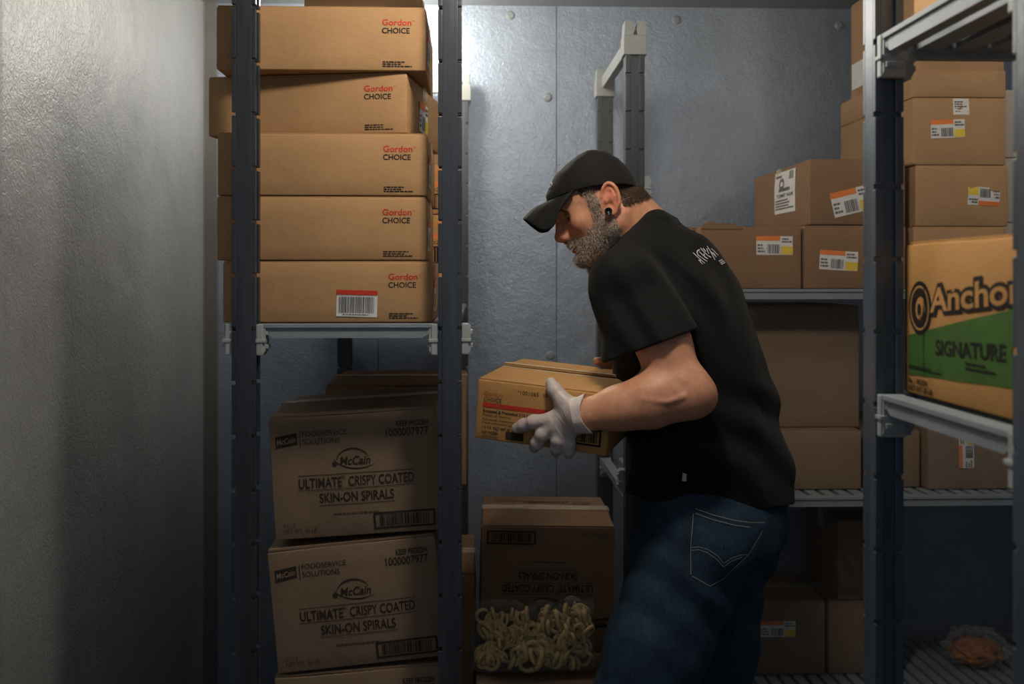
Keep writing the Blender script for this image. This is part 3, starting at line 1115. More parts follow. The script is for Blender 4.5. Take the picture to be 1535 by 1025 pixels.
# the carton on top of these two
ct = boxed('brown carton with a white paper notice, lying across two cartons', 1214, 0, zm + 0.001, P(1214, 238, Y1).z, Y1, 0.54, 'card_b', 'cartons on the back rack', 82, x1=P(1360, 415, Y1).x - 0.006)
stick(ct, 1246, 283, 1306, 320, Y1, 0.24, 6)
nx0, nz0, nw, nh = 0.235, 0.045, 0.190, 0.122
o = Print().rect(nx0, nz0, nx0 + nw, nz0 + nh).build('paper_notice', 'white', ct.root, ct.left(0.0012))
Print().bars(nx0 + nw * 0.72, nz0 + nh * 0.78, nx0 + nw * 0.92, nz0 + nh * 0.97, 3, 0.002).scribble(nx0 + nw * 0.06, nz0 + nh * 0.84, nw * 0.3, nh * 0.1, 1, 2) \
    .arc(nx0 + nw * 0.38, nz0 + nh * 0.70, nw * 0.10, nh * 0.10, 0, 2 * PI, 0.01, 0.01).rect(nx0 + nw * 0.24, nz0 + nh * 0.52, nx0 + nw * 0.76, nz0 + nh * 0.60) \
    .text('TOMMY HAM', nx0 + nw * 0.10, nz0 + nh * 0.38, 0.011, nw * 0.8, bold=0.02).scribble(nx0 + nw * 0.06, nz0 + nh * 0.08, nw * 0.86, nh * 0.26, 4, 7).build('notice_print', 'labelgrey', o, ct.left(0.0018))
# tall column further right, seen through the near rack
dx0 = P(1369, 415, Y1).x
dx1 = P(1508, 415, Y1).x
ys = [430, 339, 247, 146, 104]
labs = ['tan carton at the foot of the tall column behind the near rack', 'tan carton with an upside-down sticker, second in the tall column', 'tan carton with two stickers, third in the tall column', 'tan carton near the top of the tall column behind the near rack']
z0 = zs
for k in range(4):
    z1 = P(1440, ys[k + 1], Y1).z
    c = Carton(labs[k], (dx1 - dx0, 0.54, z1 - z0 - 0.001), ((dx0 + dx1) / 2 + (0.006 if k == 1 else 0), Y1 + 0.27, z0), (0, 0, 0), 'card_c', 'tall column of tan cartons', 84 + k, 0.006, 0.004)
    if k == 1:
        stick(c, 1449, 281, 1498, 308, Y1, 0.06 * -1, 8, True)
    if k == 2:
        stick(c, 1394, 180, 1445, 207, Y1, 0.04, 9)
        a, b = P(1428, 172, Y1), P(1452, 148, Y1)
        x = a.x - (c.root.location.x - c.w / 2)
        o = Print().rect(x, a.z - z0, x + b.x - a.x, b.z - z0).build('paper_sticker', 'white', c.root, c.front(0.001))
        Print().scribble(x + 0.004, a.z - z0 + 0.006, b.x - a.x - 0.008, b.z - a.z - 0.012, 5, 3).build('sticker_print', 'faded', o, c.front(0.0016))
    if k == 3:
        Print().rect(0.10, 0.10, 0.26, 0.18).build('paper_sticker', 'white', c.root, c.left(0.001))
    z0 = z1
Carton('tan carton crowning the tall column, up by the ceiling', (0.24, 0.50, CEIL - 0.03 - z0), ((dx0 + dx1) / 2 + 0.03, Y1 + 0.30, z0 + 0.001), (0, 0, 0), 'card_c', 'tall column of tan cartons', 89)
for k, (za, zb) in enumerate(((zs, 1.62), (1.622, 1.80), (1.802, 1.99))):
    Carton(('lowest', 'middle', 'topmost')[k] + ' of the pale white cartons at the far right of the back shelf', (0.30, 0.45, zb - za), (dx1 + 0.020 + 0.15, Y1 + 0.28, za), (0, 0, 0), 'card_w', 'white cartons on the back rack', 95 + k)
# middle shelf
Ym = 2.70
zs2 = BS[1] + 0.002
g2 = 'cartons on the middle back shelf'
z1 = P(1200, 645, Ym).z
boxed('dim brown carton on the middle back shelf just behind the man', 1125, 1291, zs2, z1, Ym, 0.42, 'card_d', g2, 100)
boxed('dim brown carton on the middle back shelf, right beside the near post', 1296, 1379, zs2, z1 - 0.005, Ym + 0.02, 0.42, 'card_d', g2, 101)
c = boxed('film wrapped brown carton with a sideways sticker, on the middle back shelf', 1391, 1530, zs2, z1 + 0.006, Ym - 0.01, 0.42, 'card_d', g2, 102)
ship_label(c, c.front, 0.058, 0.085, 0.095, 0.042, PI / 2, 12)
wv, wf = [], []
for i in range(25):
    for j in range(13):
        a, b = i / 24, j / 12
        wv.append((-c.w / 2 + c.w * a * 0.72, -c.d / 2 - 0.012 - 0.010 * noise.noise((a * 7, b * 5, 3)) - 0.006 * noise.noise((a * 16 + b * 9, b * 12, 7)), 0.002 + (c.h - 0.004) * b))
for i in range(24):
    for j in range(12):
        wf.append((i * 13 + j, (i + 1) * 13 + j, (i + 1) * 13 + j + 1, i * 13 + j + 1))
mesh_obj('clear_wrap', wv, wf, 'film', c.root, True)
boxed('large dim carton set atop the one just behind the man, middle back shelf', 1100, 1288, z1 + 0.001, BS[0] - 0.045, Ym + 0.05, 0.36, 'card_d', g2, 104)
# bottom shelf
Yl = 2.92
zs3 = BS[2] + 0.002
g3 = 'cartons on the bottom back shelf'
z1 = P(1200, 900, Yl).z
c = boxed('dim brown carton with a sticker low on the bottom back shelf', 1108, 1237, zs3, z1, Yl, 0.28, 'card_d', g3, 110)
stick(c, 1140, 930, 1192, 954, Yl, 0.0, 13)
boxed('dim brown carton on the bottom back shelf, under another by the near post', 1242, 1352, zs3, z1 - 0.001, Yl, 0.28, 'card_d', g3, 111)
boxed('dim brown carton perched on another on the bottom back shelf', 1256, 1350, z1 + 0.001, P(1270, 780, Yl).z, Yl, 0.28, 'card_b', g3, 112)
# slumped bag of orange food at the lower right
bb = empty('food_bag', (P(1470, 990, 2.95).x, 2.98, zs3))
tag(bb, 'slumped clear bag with orange food on the bottom shelf at the lower right', 'bag')


def blob(name, mat, parent, rx, ry, rz, amp, fr, seed, base=0.0, n=28):
    v, f = [], []
    for i in range(n + 1):
        th = PI * i / n
        for j in range(2 * n):
            ph = 2 * PI * j / (2 * n)
            p = Vector((math.sin(th) * math.cos(ph), math.sin(th) * math.sin(ph), math.cos(th)))
            k = 1 + amp * noise.noise(p * fr + Vector((seed, 0, 0))) + amp * 0.5 * noise.noise(p * fr * 2.3 + Vector((0, seed, 0)))
            z = p.z * rz * k
            v.append((p.x * rx * k, p.y * ry * k, max(base, z + rz)))
    for i in range(n):
        for j in range(2 * n):
            a, b = i * 2 * n + j, i * 2 * n + (j + 1) % (2 * n)
            f.append((a, b, b + 2 * n, a + 2 * n))
    return mesh_obj(name, v, f, mat, parent, True)


M['food'] = mat_plain('orange_food', (0.36, 0.13, 0.035), 0.6, 0, 0.4, 30, 0.3)
blob('food', 'food', bb, 0.075, 0.06, 0.038, 0.25, 3.0, 3)
blob('film', 'film', bb, 0.092, 0.075, 0.054, 0.35, 3.2, 8)

# ------------------------------------------------------------------ near rack: carton with the green print, carton above
FX = CX0 + 0.045
ca = Carton('tan carton with green panel and black outlined lettering, on the near right rack', (0.30, 0.385, 0.208), (FX + 0.15, 1.362 - 0.1925, CS[0] + 0.0025), (0, 0, 0), 'card_e', None, 120, 0.004, 0.0015, seam='y', crush=0.004, lift=0.004)
L = ca.left
o = Print()
gv, gf = [], []
for i in range(15):
    t = i / 14
    x = 0.016 + 0.27 * t
    za, zb = 0.026 + 0.010 * t, 0.080 + 0.044 * t
    gv += [(x, za + (zb - za) * j / 5) for j in range(6)]
for i in range(14):
    gf += [(i * 6 + j, (i + 1) * 6 + j, (i + 1) * 6 + j + 1, i * 6 + j + 1) for j in range(5)]
o.add(gv, gf)
gp = o.build('green_panel', 'green', ca.root, L(0.0006))
bk = Print()
bk.arc(0.053, 0.118, 0.026, 0.026, 0, 2 * PI, 0.020, 0.020, 36)
nm = Print().text('Anchor', 0.079, 0.1125, 0.033, 0.236, bold=0.105, res=8)
for q in (nm,):
    q.v = [(x, z + (x - 0.084) * 0.085) for x, z in q.v]
bk.v += []
n0 = len(bk.v)
bk.v += nm.v
bk.f += [tuple(i + n0 for i in fc) for fc in nm.f]
bk.rect(0.088, 0.105, 0.089, 0.106)
bk.build('black_lettering', 'black', ca.root, L(0.0009))
fg = Print().text('Anchor', 0.086, 0.1135, 0.030, 0.222, bold=0.022, res=8)
fg.v = [(x, z + (x - 0.084) * 0.085) for x, z in fg.v]
fg.arc(0.053, 0.118, 0.0285, 0.0285, 0, 2 * PI, 0.0030, 0.0030, 36)
fg.poly([(0.053 + 0.011 * math.cos(a), 0.116 + 0.011 * math.sin(a)) for a in np.linspace(0, 2 * PI, 18)[:-1]])
fg.build('tan_lettering', 'card_e', ca.root, L(0.0013))
bk2 = Print().text('SIGNATURE', 0.101, 0.060, 0.0185, 0.172, bold=0.03)
bk2.v = [(x, z + (x - 0.1) * 0.03) for x, z in bk2.v]
bk2.build('panel_lettering', 'black', ca.root, L(0.0012))
Print().scribble(0.018, 0.034, 0.10, 0.006, 2, 4).build('panel_small_print', 'black', ca.root, L(0.0012))
Print().scribble(0.18, 0.046, 0.07, 0.012, 2, 8).build('panel_small_print', 'black', ca.root, L(0.0012))
Print().text('No. 1  FROZEN', 0.018, 0.0155, 0.0070, 0.056, bold=0.03).text('NET WT 30 LB', 0.018, 0.0055, 0.0070, 0.070, bold=0.03).build('weight_lettering', 'black', ca.root, L(0.0012))
em = Print().poly([(0.053 + 0.006 * math.cos(a), 0.116 + 0.008 * math.sin(a)) for a in np.linspace(0, 2 * PI, 14)[:-1]])
em.build('emblem_mark', 'black', ca.root, L(0.0018))
Print().poly([(0.0645, 0.03), (0.0665, 0.03), (0.0690, 0.15), (0.0665, 0.15)]).build('tear_line', 'black', ca.root, L(0.0018))
Carton('tan carton on the upper shelf of the near right rack', (0.30, 0.36, 0.20), (FX + 0.155, 1.345 - 0.18, CS[1] + 0.0025), (0, 0, 0), 'card_c', None, 121)

# ------------------------------------------------------------------ the man: distance-field modelling meshed with surface nets
def A3(*v):
    return np.array(v, dtype=np.float64)


def smin(a, b, k):
    h = np.clip(0.5 + 0.5 * (b - a) / k, 0, 1)
    return b * (1 - h) + a * h - k * h * (1 - h)


def smax(a, b, k):
    return -smin(-a, -b, k)


def sph(p, c, r):
    return np.sqrt(((p - c) ** 2).sum(1)) - r


def ell(p, c, r, R=None):
    q = p - c
    if R is not None:
        q = q @ R            # columns of R are the local axes
    r = np.asarray(r)
    k0 = np.sqrt(((q / r) ** 2).sum(1)) + 1e-9
    k1 = np.sqrt(((q / (r * r)) ** 2).sum(1)) + 1e-9
    return k0 * (k0 - 1) / k1


def cone(p, a, b, ra, rb, flat=None):
    """tapered capsule; flat = (unit vector, factor) squeezes it along that vector"""
    a, b = np.asarray(a, float), np.asarray(b, float)
    pa, ba = p - a, b - a
    t = np.clip((pa @ ba) / (ba @ ba), 0, 1)
    q = pa - t[:, None] * ba
    if flat is not None:
        n, s = flat
        e = q @ n
        q = q + (e * (1 / s - 1))[:, None] * n
    return np.sqrt((q * q).sum(1)) - (ra + (rb - ra) * t)


def chain(p, pts, rad, k=0.0, flat=None):
    d = None
    for i in range(len(pts) - 1):
        e = cone(p, pts[i], pts[i + 1], rad[i], rad[i + 1], flat)
        d = e if d is None else (smin(d, e, k) if k else np.minimum(d, e))
    return d


_WR = np.random.RandomState(5)
_WK = [(_WR.normal(size=3), _WR.uniform(0, 6.28)) for _ in range(24)]


def wave(p, freq, lo=0, n=8):
    """smooth pseudo noise, about -1..1"""
    s = 0
    for k, ph in _WK[lo:lo + n]:
        s = s + np.sin(p @ (k * freq) + ph + 0.8 * np.sin(p @ (k[[1, 2, 0]] * freq * 0.6)))
    return s / n * 1.6


def surface_nets(fn, lo, hi, h, B=8):
    lo = np.asarray(lo, float)
    nb = np.ceil((np.asarray(hi, float) - lo) / (h * B)).astype(int)
    ax = [lo[i] + (np.arange(nb[i]) + 0.5) * B * h - h * 0.5 for i in range(3)]
    C = np.stack(np.meshgrid(*ax, indexing='ij'), -1).reshape(-1, 3)
    dc = fn(C).astype(np.float32)
    act = np.abs(dc) < B * h * 1.1
    D = np.broadcast_to(dc.reshape(nb[0], 1, nb[1], 1, nb[2], 1), (nb[0], B, nb[1], B, nb[2], B)).copy()
    ids = np.argwhere(act.reshape(nb))
    loc = np.stack(np.meshgrid(*[np.arange(B)] * 3, indexing='ij'), -1).reshape(-1, 3)
    for s in range(0, len(ids), 1500):
        bl = ids[s:s + 1500]
        pts = lo + (bl[:, None, :] * B + loc[None]) * h
        val = fn(pts.reshape(-1, 3)).reshape(len(bl), B, B, B)
        D[bl[:, 0], :, bl[:, 1], :, bl[:, 2], :] = val
    D = D.reshape(nb * B)
    S = D < 0
    c = np.zeros(np.array(S.shape) - 1, np.uint8)
    for i in (0, 1):
        for j in (0, 1):
            for k in (0, 1):
                c += S[i:S.shape[0] - 1 + i, j:S.shape[1] - 1 + j, k:S.shape[2] - 1 + k]
    cells = np.argwhere((c > 0) & (c < 8))
    vid = np.full(c.shape, -1, np.int32)
    vid[cells[:, 0], cells[:, 1], cells[:, 2]] = np.arange(len(cells))
    acc = np.zeros((len(cells), 3))
    cnt = np.zeros(len(cells))
    for axis in range(3):
        o1, o2 = [a for a in range(3) if a != axis]
        for a in (0, 1):
            for b in (0, 1):
                q0 = cells.copy()
                q0[:, o1] += a
                q0[:, o2] += b
                q1 = q0.copy()
                q1[:, axis] += 1
                d0 = D[q0[:, 0], q0[:, 1], q0[:, 2]]
                d1 = D[q1[:, 0], q1[:, 1], q1[:, 2]]
                m = (d0 < 0) != (d1 < 0)
                t = d0[m] / (d0[m] - d1[m])
                pt = q0[m].astype(float)
                pt[:, axis] += t
                acc[m] += pt
                cnt[m] += 1
    V = lo + acc / cnt[:, None] * h
    F = []
    for axis in range(3):
        sl0 = [slice(None)] * 3
        sl1 = [slice(None)] * 3
        sl0[axis] = slice(0, -1)
        sl1[axis] = slice(1, None)
        ch = np.argwhere(S[tuple(sl0)] != S[tuple(sl1)])
        o1, o2 = [(1, 2), (2, 0), (0, 1)][axis]
        ok = (ch[:, o1] > 0) & (ch[:, o2] > 0) & (ch < np.array(c.shape)).all(1)
        ch = ch[ok]
        q = []
        for a, b in ((-1, -1), (0, -1), (0, 0), (-1, 0)):
            e = ch.copy()
            e[:, o1] += a
            e[:, o2] += b
            q.append(vid[e[:, 0], e[:, 1], e[:, 2]])
        q = np.stack(q, 1)
        ins = S[ch[:, 0], ch[:, 1], ch[:, 2]]
        q[~ins] = q[~ins][:, ::-1]
        F.append(q[(q >= 0).all(1)])
    return V, np.concatenate(F)


MAN = Vector((0.43, 2.08, 0.0))     # where he stands; meshes are stored relative to it
MANA = np.array(MAN)


def np_mesh(name, V, F, mat, parent=None, loc=None, smooth=True):
    me = bpy.data.meshes.new(name)
    V = np.asarray(V, float) - (MANA if loc is None else np.asarray(loc))
    F = np.asarray(F)
    me.vertices.add(len(V))
    me.vertices.foreach_set('co', V.astype(np.float32).ravel())
    k = F.shape[1]
    me.loops.add(F.size)
    me.loops.foreach_set('vertex_index', F.astype(np.int32).ravel())
    me.polygons.add(len(F))
    me.polygons.foreach_set('loop_start', np.arange(0, F.size, k, dtype=np.int32))
    me.polygons.foreach_set('loop_total', np.full(len(F), k, np.int32))
    me.polygons.foreach_set('use_smooth', np.full(len(F), smooth))
    me.update(calc_edges=True)
    me.validate()
    if mat:
        me.materials.append(M[mat])
    o = bpy.data.objects.new(name, me)
    COL.objects.link(o)
    if parent:
        o.parent = parent
    else:
        o.location = MAN if loc is None else loc
    return o


def Q(px, py, Y):
    return np.array(P(px, py, Y))


# ---- the carton he holds (frame first, the hands need it)
kA, kR, kB = Q(717, 566, 2.02), Q(915, 590, 1.926), Q(784, 536, 2.31)
hx = (kR - kA) / np.linalg.norm(kR - kA)
hy = kB - kA
hy -= hx * (hy @ hx)
hy /= np.linalg.norm(hy)
hz_ = np.cross(hx, hy)
HW, HD, HH = np.linalg.norm(kR - kA), 0.30, 0.124


def K(x, y, z):
    """held carton frame: x along the near top edge, y to the back, z up from the top"""
    return kA + hx * x + hy * y + hz_ * z


# ---- head frame
PITCH, HYAW = math.radians(21), math.radians(1.5)
HY = 2.10
fF = A3(-math.cos(PITCH) * math.cos(HYAW), math.cos(PITCH) * math.sin(HYAW), -math.sin(PITCH))
fS = A3(-math.sin(HYAW), -math.cos(HYAW), 0)
fU = np.cross(fS, fF)
if fU[2] < 0:
    fU = -fU
E0 = Q(911, 302, HY - 0.072) - fS * 0.072
HB = np.stack([fF, fS, fU], 1)      # world -> head: (p - E0) @ HB


def HW_(f, s, u):
    return E0 + fF * f + fS * s + fU * u


def headsdf(q):
    """q in head coordinates (forward, near side, up)"""
    d = ell(q, A3(0.012, 0, 0.036), A3(0.086, 0.071, 0.068))
    d = smin(d, ell(q, A3(0.040, 0, -0.025), A3(0.055, 0.057, 0.070)), 0.03)
    d = smin(d, ell(q, A3(0.058, 0, 0.032), A3(0.041, 0.052, 0.038)), 0.03)
    for s in (-1, 1):
        d = smin(d, cone(q, A3(0.004, 0.052 * s, -0.045), A3(0.072, 0.020 * s, -0.088), 0.019, 0.017), 0.025)
        d = smin(d, cone(q, A3(0.006, 0.056 * s, 0.0), A3(0.004, 0.053 * s, -0.045), 0.015, 0.018), 0.025)
        d = smin(d, sph(q, A3(0.064, 0.043 * s, -0.017), 0.019), 0.022)
        d = smin(d, cone(q, A3(0.094, 0.012 * s, 0.020), A3(0.084, 0.042 * s, 0.020), 0.010, 0.009), 0.014)
        d = smax(d, -sph(q, A3(0.1005, 0.036 * s, 0.004), 0.0185), 0.012)
    d = smin(d, sph(q, A3(0.083, 0, -0.091), 0.0155), 0.02)
    d = smin(d, ell(q, A3(0.070, 0, -0.062), A3(0.024, 0.030, 0.024)), 0.018)
    # eyeballs with heavy lids, looking down
    for s in (-1, 1):
        d = smin(d, sph(q, A3(0.0745, 0.0325 * s, 0.004), 0.0125), 0.003)
        d = smin(d, cone(q, A3(0.0870, 0.024 * s, 0.0060), A3(0.0790, 0.0440 * s, 0.0030), 0.0028, 0.0024), 0.004)
        d = smin(d, cone(q, A3(0.0840, 0.024 * s, -0.0080), A3(0.0740, 0.0430 * s, -0.0055), 0.003, 0.002), 0.006)
    # nose
    n = cone(q, A3(0.096, 0, 0.014), A3(0.1125, 0, -0.028), 0.0080, 0.0085)
    n = smin(n, sph(q, A3(0.1145, 0, -0.0335), 0.0092), 0.008)
    for s in (-1, 1):
        n = smin(n, ell(q, A3(0.1015, 0.0125 * s, -0.0370), A3(0.0105, 0.0060, 0.0072)), 0.006)
    n = smin(n, cone(q, A3(0.110, 0, -0.040), A3(0.094, 0, -0.050), 0.0045, 0.006), 0.006)
    n = smin(n, cone(q, A3(0.086, 0, 0.004), A3(0.094, 0, -0.036), 0.009, 0.0115), 0.008)
    d = smin(d, n, 0.012)
    for s in (-1, 1):
        d = smax(d, -ell(q, A3(0.1040, 0.0070 * s, -0.0465), A3(0.0055, 0.0030, 0.0034)), 0.003)
    # mouth
    d = smin(d, ell(q, A3(0.0905, 0, -0.0580), A3(0.0090, 0.023, 0.0065)), 0.008)
    d = smin(d, ell(q, A3(0.0890, 0, -0.0705), A3(0.0085, 0.020, 0.0062)), 0.007)
    d = smax(d, -ell(q, A3(0.0990, 0, -0.0645), A3(0.018, 0.026, 0.0016)), 0.003)
    d = smax(d, -ell(q, A3(0.0960, 0, -0.0805), A3(0.006, 0.016, 0.004)), 0.008)
    # ears
    for s in (-1, 1):
        ec = A3(-0.0080, 0.077 * s, 0.0030)
        em = sph(q, ec, 0.075) < 0
        if not em.any():
            continue
        qa, q = q, q[em]
        b = math.radians(12)
        e1 = A3(math.sin(b) * -1, 0, math.cos(b))               # up along the ear
        e0 = A3(-math.cos(b) * 0.93, 0.38 * s, -math.sin(b))     # towards its back edge
        e0 /= np.linalg.norm(e0)
        e2 = np.cross(e0, e1)
        if e2[1] * s < 0:
            e2 = -e2
        R = np.stack([e0, e1, e2], 1)
        plate = ell(q, ec, A3(0.0175, 0.031, 0.0048), R)
        pts, rad = [], []
        for t in np.linspace(-0.62, 1.35, 15):
            a = PI / 2 + t * PI * 0.86 * -1 + PI * 0.25
            a = math.radians(170) - (t + 0.62) / 1.97 * math.radians(268)
            pts.append(ec + e0 * (0.0180 * math.cos(a)) * (0.75 if math.sin(a) < -0.5 else 1) + e1 * (0.0320 * math.sin(a)) + e2 * 0.0046)
            rad.append(0.0040 if len(pts) > 2 else 0.0030)
        helix = chain(q, pts, rad)
        ear = smin(smax(plate, -ell(q, ec + e0 * -0.0005 + e1 * 0.002 + e2 * 0.007, A3(0.0115, 0.0175, 0.0078), R), 0.003), helix, 0.004)
        anti = chain(q, [ec + e0 * 0.004 + e1 * 0.018 + e2 * 0.003, ec + e0 * 0.0095 + e1 * 0.004 + e2 * 0.0036, ec + e0 * 0.0055 + e1 * -0.0135 + e2 * 0.0032], [0.0024, 0.0030, 0.0026])
        ear = smin(ear, anti, 0.003)
        ear = smin(ear, ell(q, ec + e0 * -0.0105 + e1 * -0.0035 + e2 * 0.0035, A3(0.0040, 0.0062, 0.0045), R), 0.004)
        ear = smin(ear, ell(q, ec + e0 * -0.004 + e1 * -0.0265 + e2 * 0.001, A3(0.0095, 0.0100, 0.0052), R), 0.006)
        ear = smin(ear, cone(q, ec - e2 * 0.004, ec - A3(0, 0.012 * s, 0), 0.012, 0.016), 0.006)
        d[em] = smin(d[em], ear, 0.004)
        q = qa
    return d


# ---- joints
BYAW = math.radians(25)
bF = A3(-math.cos(BYAW), math.sin(BYAW), 0)
bL = A3(-math.sin(BYAW), -math.cos(BYAW), 0)     # towards his left side, the near one
SHO = Q(938, 424, 1.950)
ELB = Q(1033, 590, 1.872)
WRI = Q(872, 623, 1.900)
SHR = Q(1000, 424, 2.285)
ELR = A3(0.500, 2.47, 1.21)
WRR = K(0.255, HD + 0.045, -0.050)
NCK0 = HW_(-0.022, 0, -0.030)
NCK1 = Q(950, 362, 2.125)
NCK2 = Q(985, 405, 2.125)

ROWS = [  # py, front px, back px, lateral half width
    (335, 930, 1000, 0.07), (360, 910, 1052, 0.115), (400, 900, 1090, 0.17), (460, 900, 1120, 0.190), (540, 918, 1146, 0.188),
    (620, 936, 1166, 0.185), (690, 945, 1184, 0.190), (745, 944, 1192, 0.197), (790, 940, 1190, 0.195)]
TZ, TCX, TA, TB = [], [], [], []
for py, f0, b0, lat in ROWS[::-1]:
    a, b = Q(f0, py, 2.12), Q(b0, py, 2.12)
    half = (b[0] - a[0]) / 2
    aa = math.sqrt(max(0.05 ** 2, half ** 2 - (lat * math.sin(BYAW)) ** 2)) / math.cos(BYAW)
    TZ.append(a[2])
    TCX.append((a[0] + b[0]) / 2)
    TA.append(aa)
    TB.append(lat)
TZ, TCX, TA, TB = map(np.array, (TZ, TCX, TA, TB))
_zf = np.linspace(TZ[0], TZ[-1], 60)


def smooth_rows(v):
    w = np.interp(_zf, TZ, v)
    for _ in range(12):
        w[1:-1] = (w[:-2] + 2 * w[1:-1] + w[2:]) / 4
    return w


TCXs, TAs, TBs = smooth_rows(TCX), smooth_rows(TA), smooth_rows(TB)


def torso(p, grow=0.0, cy=2.12):
    z = p[:, 2]
    cx = np.interp(z, _zf, TCXs)
    a = np.interp(z, _zf, TAs) + grow
    b = np.interp(z, _zf, TBs) + grow
    dx, dy = p[:, 0] - cx, p[:, 1] - cy
    u = dx * bF[0] + dy * bF[1]
    v = dx * bL[0] + dy * bL[1]
    k = ((np.abs(u) / a) ** 2.3 + (np.abs(v) / b) ** 2.3) ** (1 / 2.3)
    d = (k - 1) * np.minimum(a, b) * 0.93
    return np.maximum(d, np.maximum(z - TZ[-1], TZ[0] - z))


# ---- hands: (chain of points, radii) in world space
NEARN = -hy                                   # out of the carton's near face


def onface(px, py, out):
    """point seen at a pixel, a given distance off the near face of the held carton"""
    u = (px - 767.5) / FPX
    v = (HORIZON - py) / FPX
    dr = A3(u * math.cos(YAW) + math.sin(YAW), -u * math.sin(YAW) + math.cos(YAW), v)
    c = A3(0, 0, CAMZ)
    t = ((kA + NEARN * out - c) @ NEARN) / (dr @ NEARN)
    return c + dr * t


fing = {
    'index': ([onface(826, 629, 0.024), onface(800, 632, 0.022), onface(785, 637, 0.014), onface(775, 641, 0.0095)], [0.0112, 0.0102, 0.0093, 0.0080]),
    'middle': ([onface(828, 639, 0.024), onface(813, 651, 0.024), onface(805, 664, 0.016), onface(801, 671, 0.004)], [0.0112, 0.0106, 0.0098, 0.0085]),
    'ring': ([onface(838, 646, 0.022), onface(836, 660, 0.023), onface(834, 671, 0.016), onface(833, 677, 0.003)], [0.0108, 0.0102, 0.0094, 0.0082]),
    'little': ([onface(850, 652, 0.020), onface(853, 665, 0.021), onface(853, 675, 0.014), onface(852, 681, 0.003)], [0.0102, 0.0092, 0.0085, 0.0075]),
    'thumb': ([onface(858, 612, 0.026), onface(843, 599, 0.023), onface(832, 585, 0.018), onface(826, 574, 0.012)], [0.0165, 0.0128, 0.0112, 0.0088]),
}
palm_a, palm_b, palm_c = onface(866, 624, 0.027), onface(833, 634, 0.022), onface(846, 644, 0.020)


def left_hand(p, g=0.0):
    fl = (NEARN, 0.62)
    d = cone(p, palm_a, palm_b, 0.026, 0.024, fl)
    d = smin(d, cone(p, palm_a, palm_c, 0.024, 0.024, fl), 0.012)
    d = smin(d, cone(p, onface(862, 612, 0.024), onface(845, 610, 0.020), 0.018, 0.015), 0.012)
    for nm, (pt, rd) in fing.items():
        e = chain(p, pt, [r_ * 1.08 for r_ in rd], 0.008)
        if nm != 'thumb':
            d = smin(d, e, 0.006)
        else:
            d = smin(d, e, 0.010)
    return d - g


rb = K(0.215, HD + 0.024, -0.045)


def right_hand(p):
    d = cone(p, K(0.250, HD + 0.040, -0.050), K(0.205, HD + 0.030, -0.050), 0.024, 0.026, (hy, 0.62))
    thumb = [K(0.235, HD + 0.035, -0.030), K(0.212, HD + 0.024, -0.004), K(0.196, HD + 0.006, 0.014), K(0.176, HD - 0.008, 0.0135)]
    d = smin(d, chain(p, thumb, [0.015, 0.0125, 0.0112, 0.0092], 0.004), 0.008)
    for k, (x, ln) in enumerate(((0.172, 0.075), (0.180, 0.085), (0.192, 0.082), (0.206, 0.066))):
        z0 = -0.030 - 0.017 * k
        a = K(x + 0.02, HD + 0.028, z0)
        b = K(x + 0.02 - ln * 0.5, HD + 0.022, z0 - 0.010)
        c_ = K(x + 0.02 - ln, HD + 0.011, z0 - 0.018)
        d = smin(d, chain(p, [a, b, c_], [0.0105, 0.0098, 0.0082], 0.004), 0.005)
    return d


def arm_left(p):
    ax = (ELB - SHO) / np.linalg.norm(ELB - SHO)
    d = cone(p, SHO, ELB, 0.056, 0.041)
    d = smin(d, ell(p, SHO * 0.42 + ELB * 0.58 + A3(0.008, 0, 0.004), A3(0.046, 0.044, 0.060)), 0.03)     # biceps and triceps
    fx = (WRI - ELB) / np.linalg.norm(WRI - ELB)
    f1 = ELB + fx * 0.075
    d = smin(d, chain(p, [ELB, f1, ELB * 0.35 + WRI * 0.65, WRI], [0.042, 0.0455, 0.0375, 0.0270], 0.03), 0.035)
    d = smin(d, ell(p, ELB + fx * 0.055 + A3(0, -0.006, 0.016), A3(0.055, 0.034, 0.030)), 0.025)            # forearm extensors
    d = smin(d, sph(p, ELB + A3(0.026, 0.004, -0.008), 0.018), 0.03)                                        # elbow point
    d = smin(d, cone(p, WRI - fx * 0.01, palm_a, 0.027, 0.026, (A3(0, 1, 0), 0.85)), 0.02)
    # tendons, veins and the crease of the bend
    cr = cone(p, ELB + A3(-0.058, -0.05, 0.050), ELB + A3(-0.020, -0.055, 0.020), 0.005, 0.003)
    d = smax(d, -cr, 0.016)
    d = smin(d, chain(p, [ELB + A3(-0.02, -0.046, 0.000), ELB + A3(-0.05, -0.044, -0.010), ELB + A3(-0.09, -0.036, -0.006)], [0.0016, 0.0016, 0.001], 0.0), 0.010)
    return d


def arm_right(p):
    d = cone(p, SHR, ELR, 0.055, 0.040)
    m = ELR * 0.6 + WRR * 0.4
    d = smin(d, chain(p, [ELR, m, WRR], [0.041, 0.042, 0.026], 0.03), 0.03)
    return smin(d, cone(p, WRR, K(0.245, HD + 0.040, -0.050), 0.026, 0.024), 0.02)


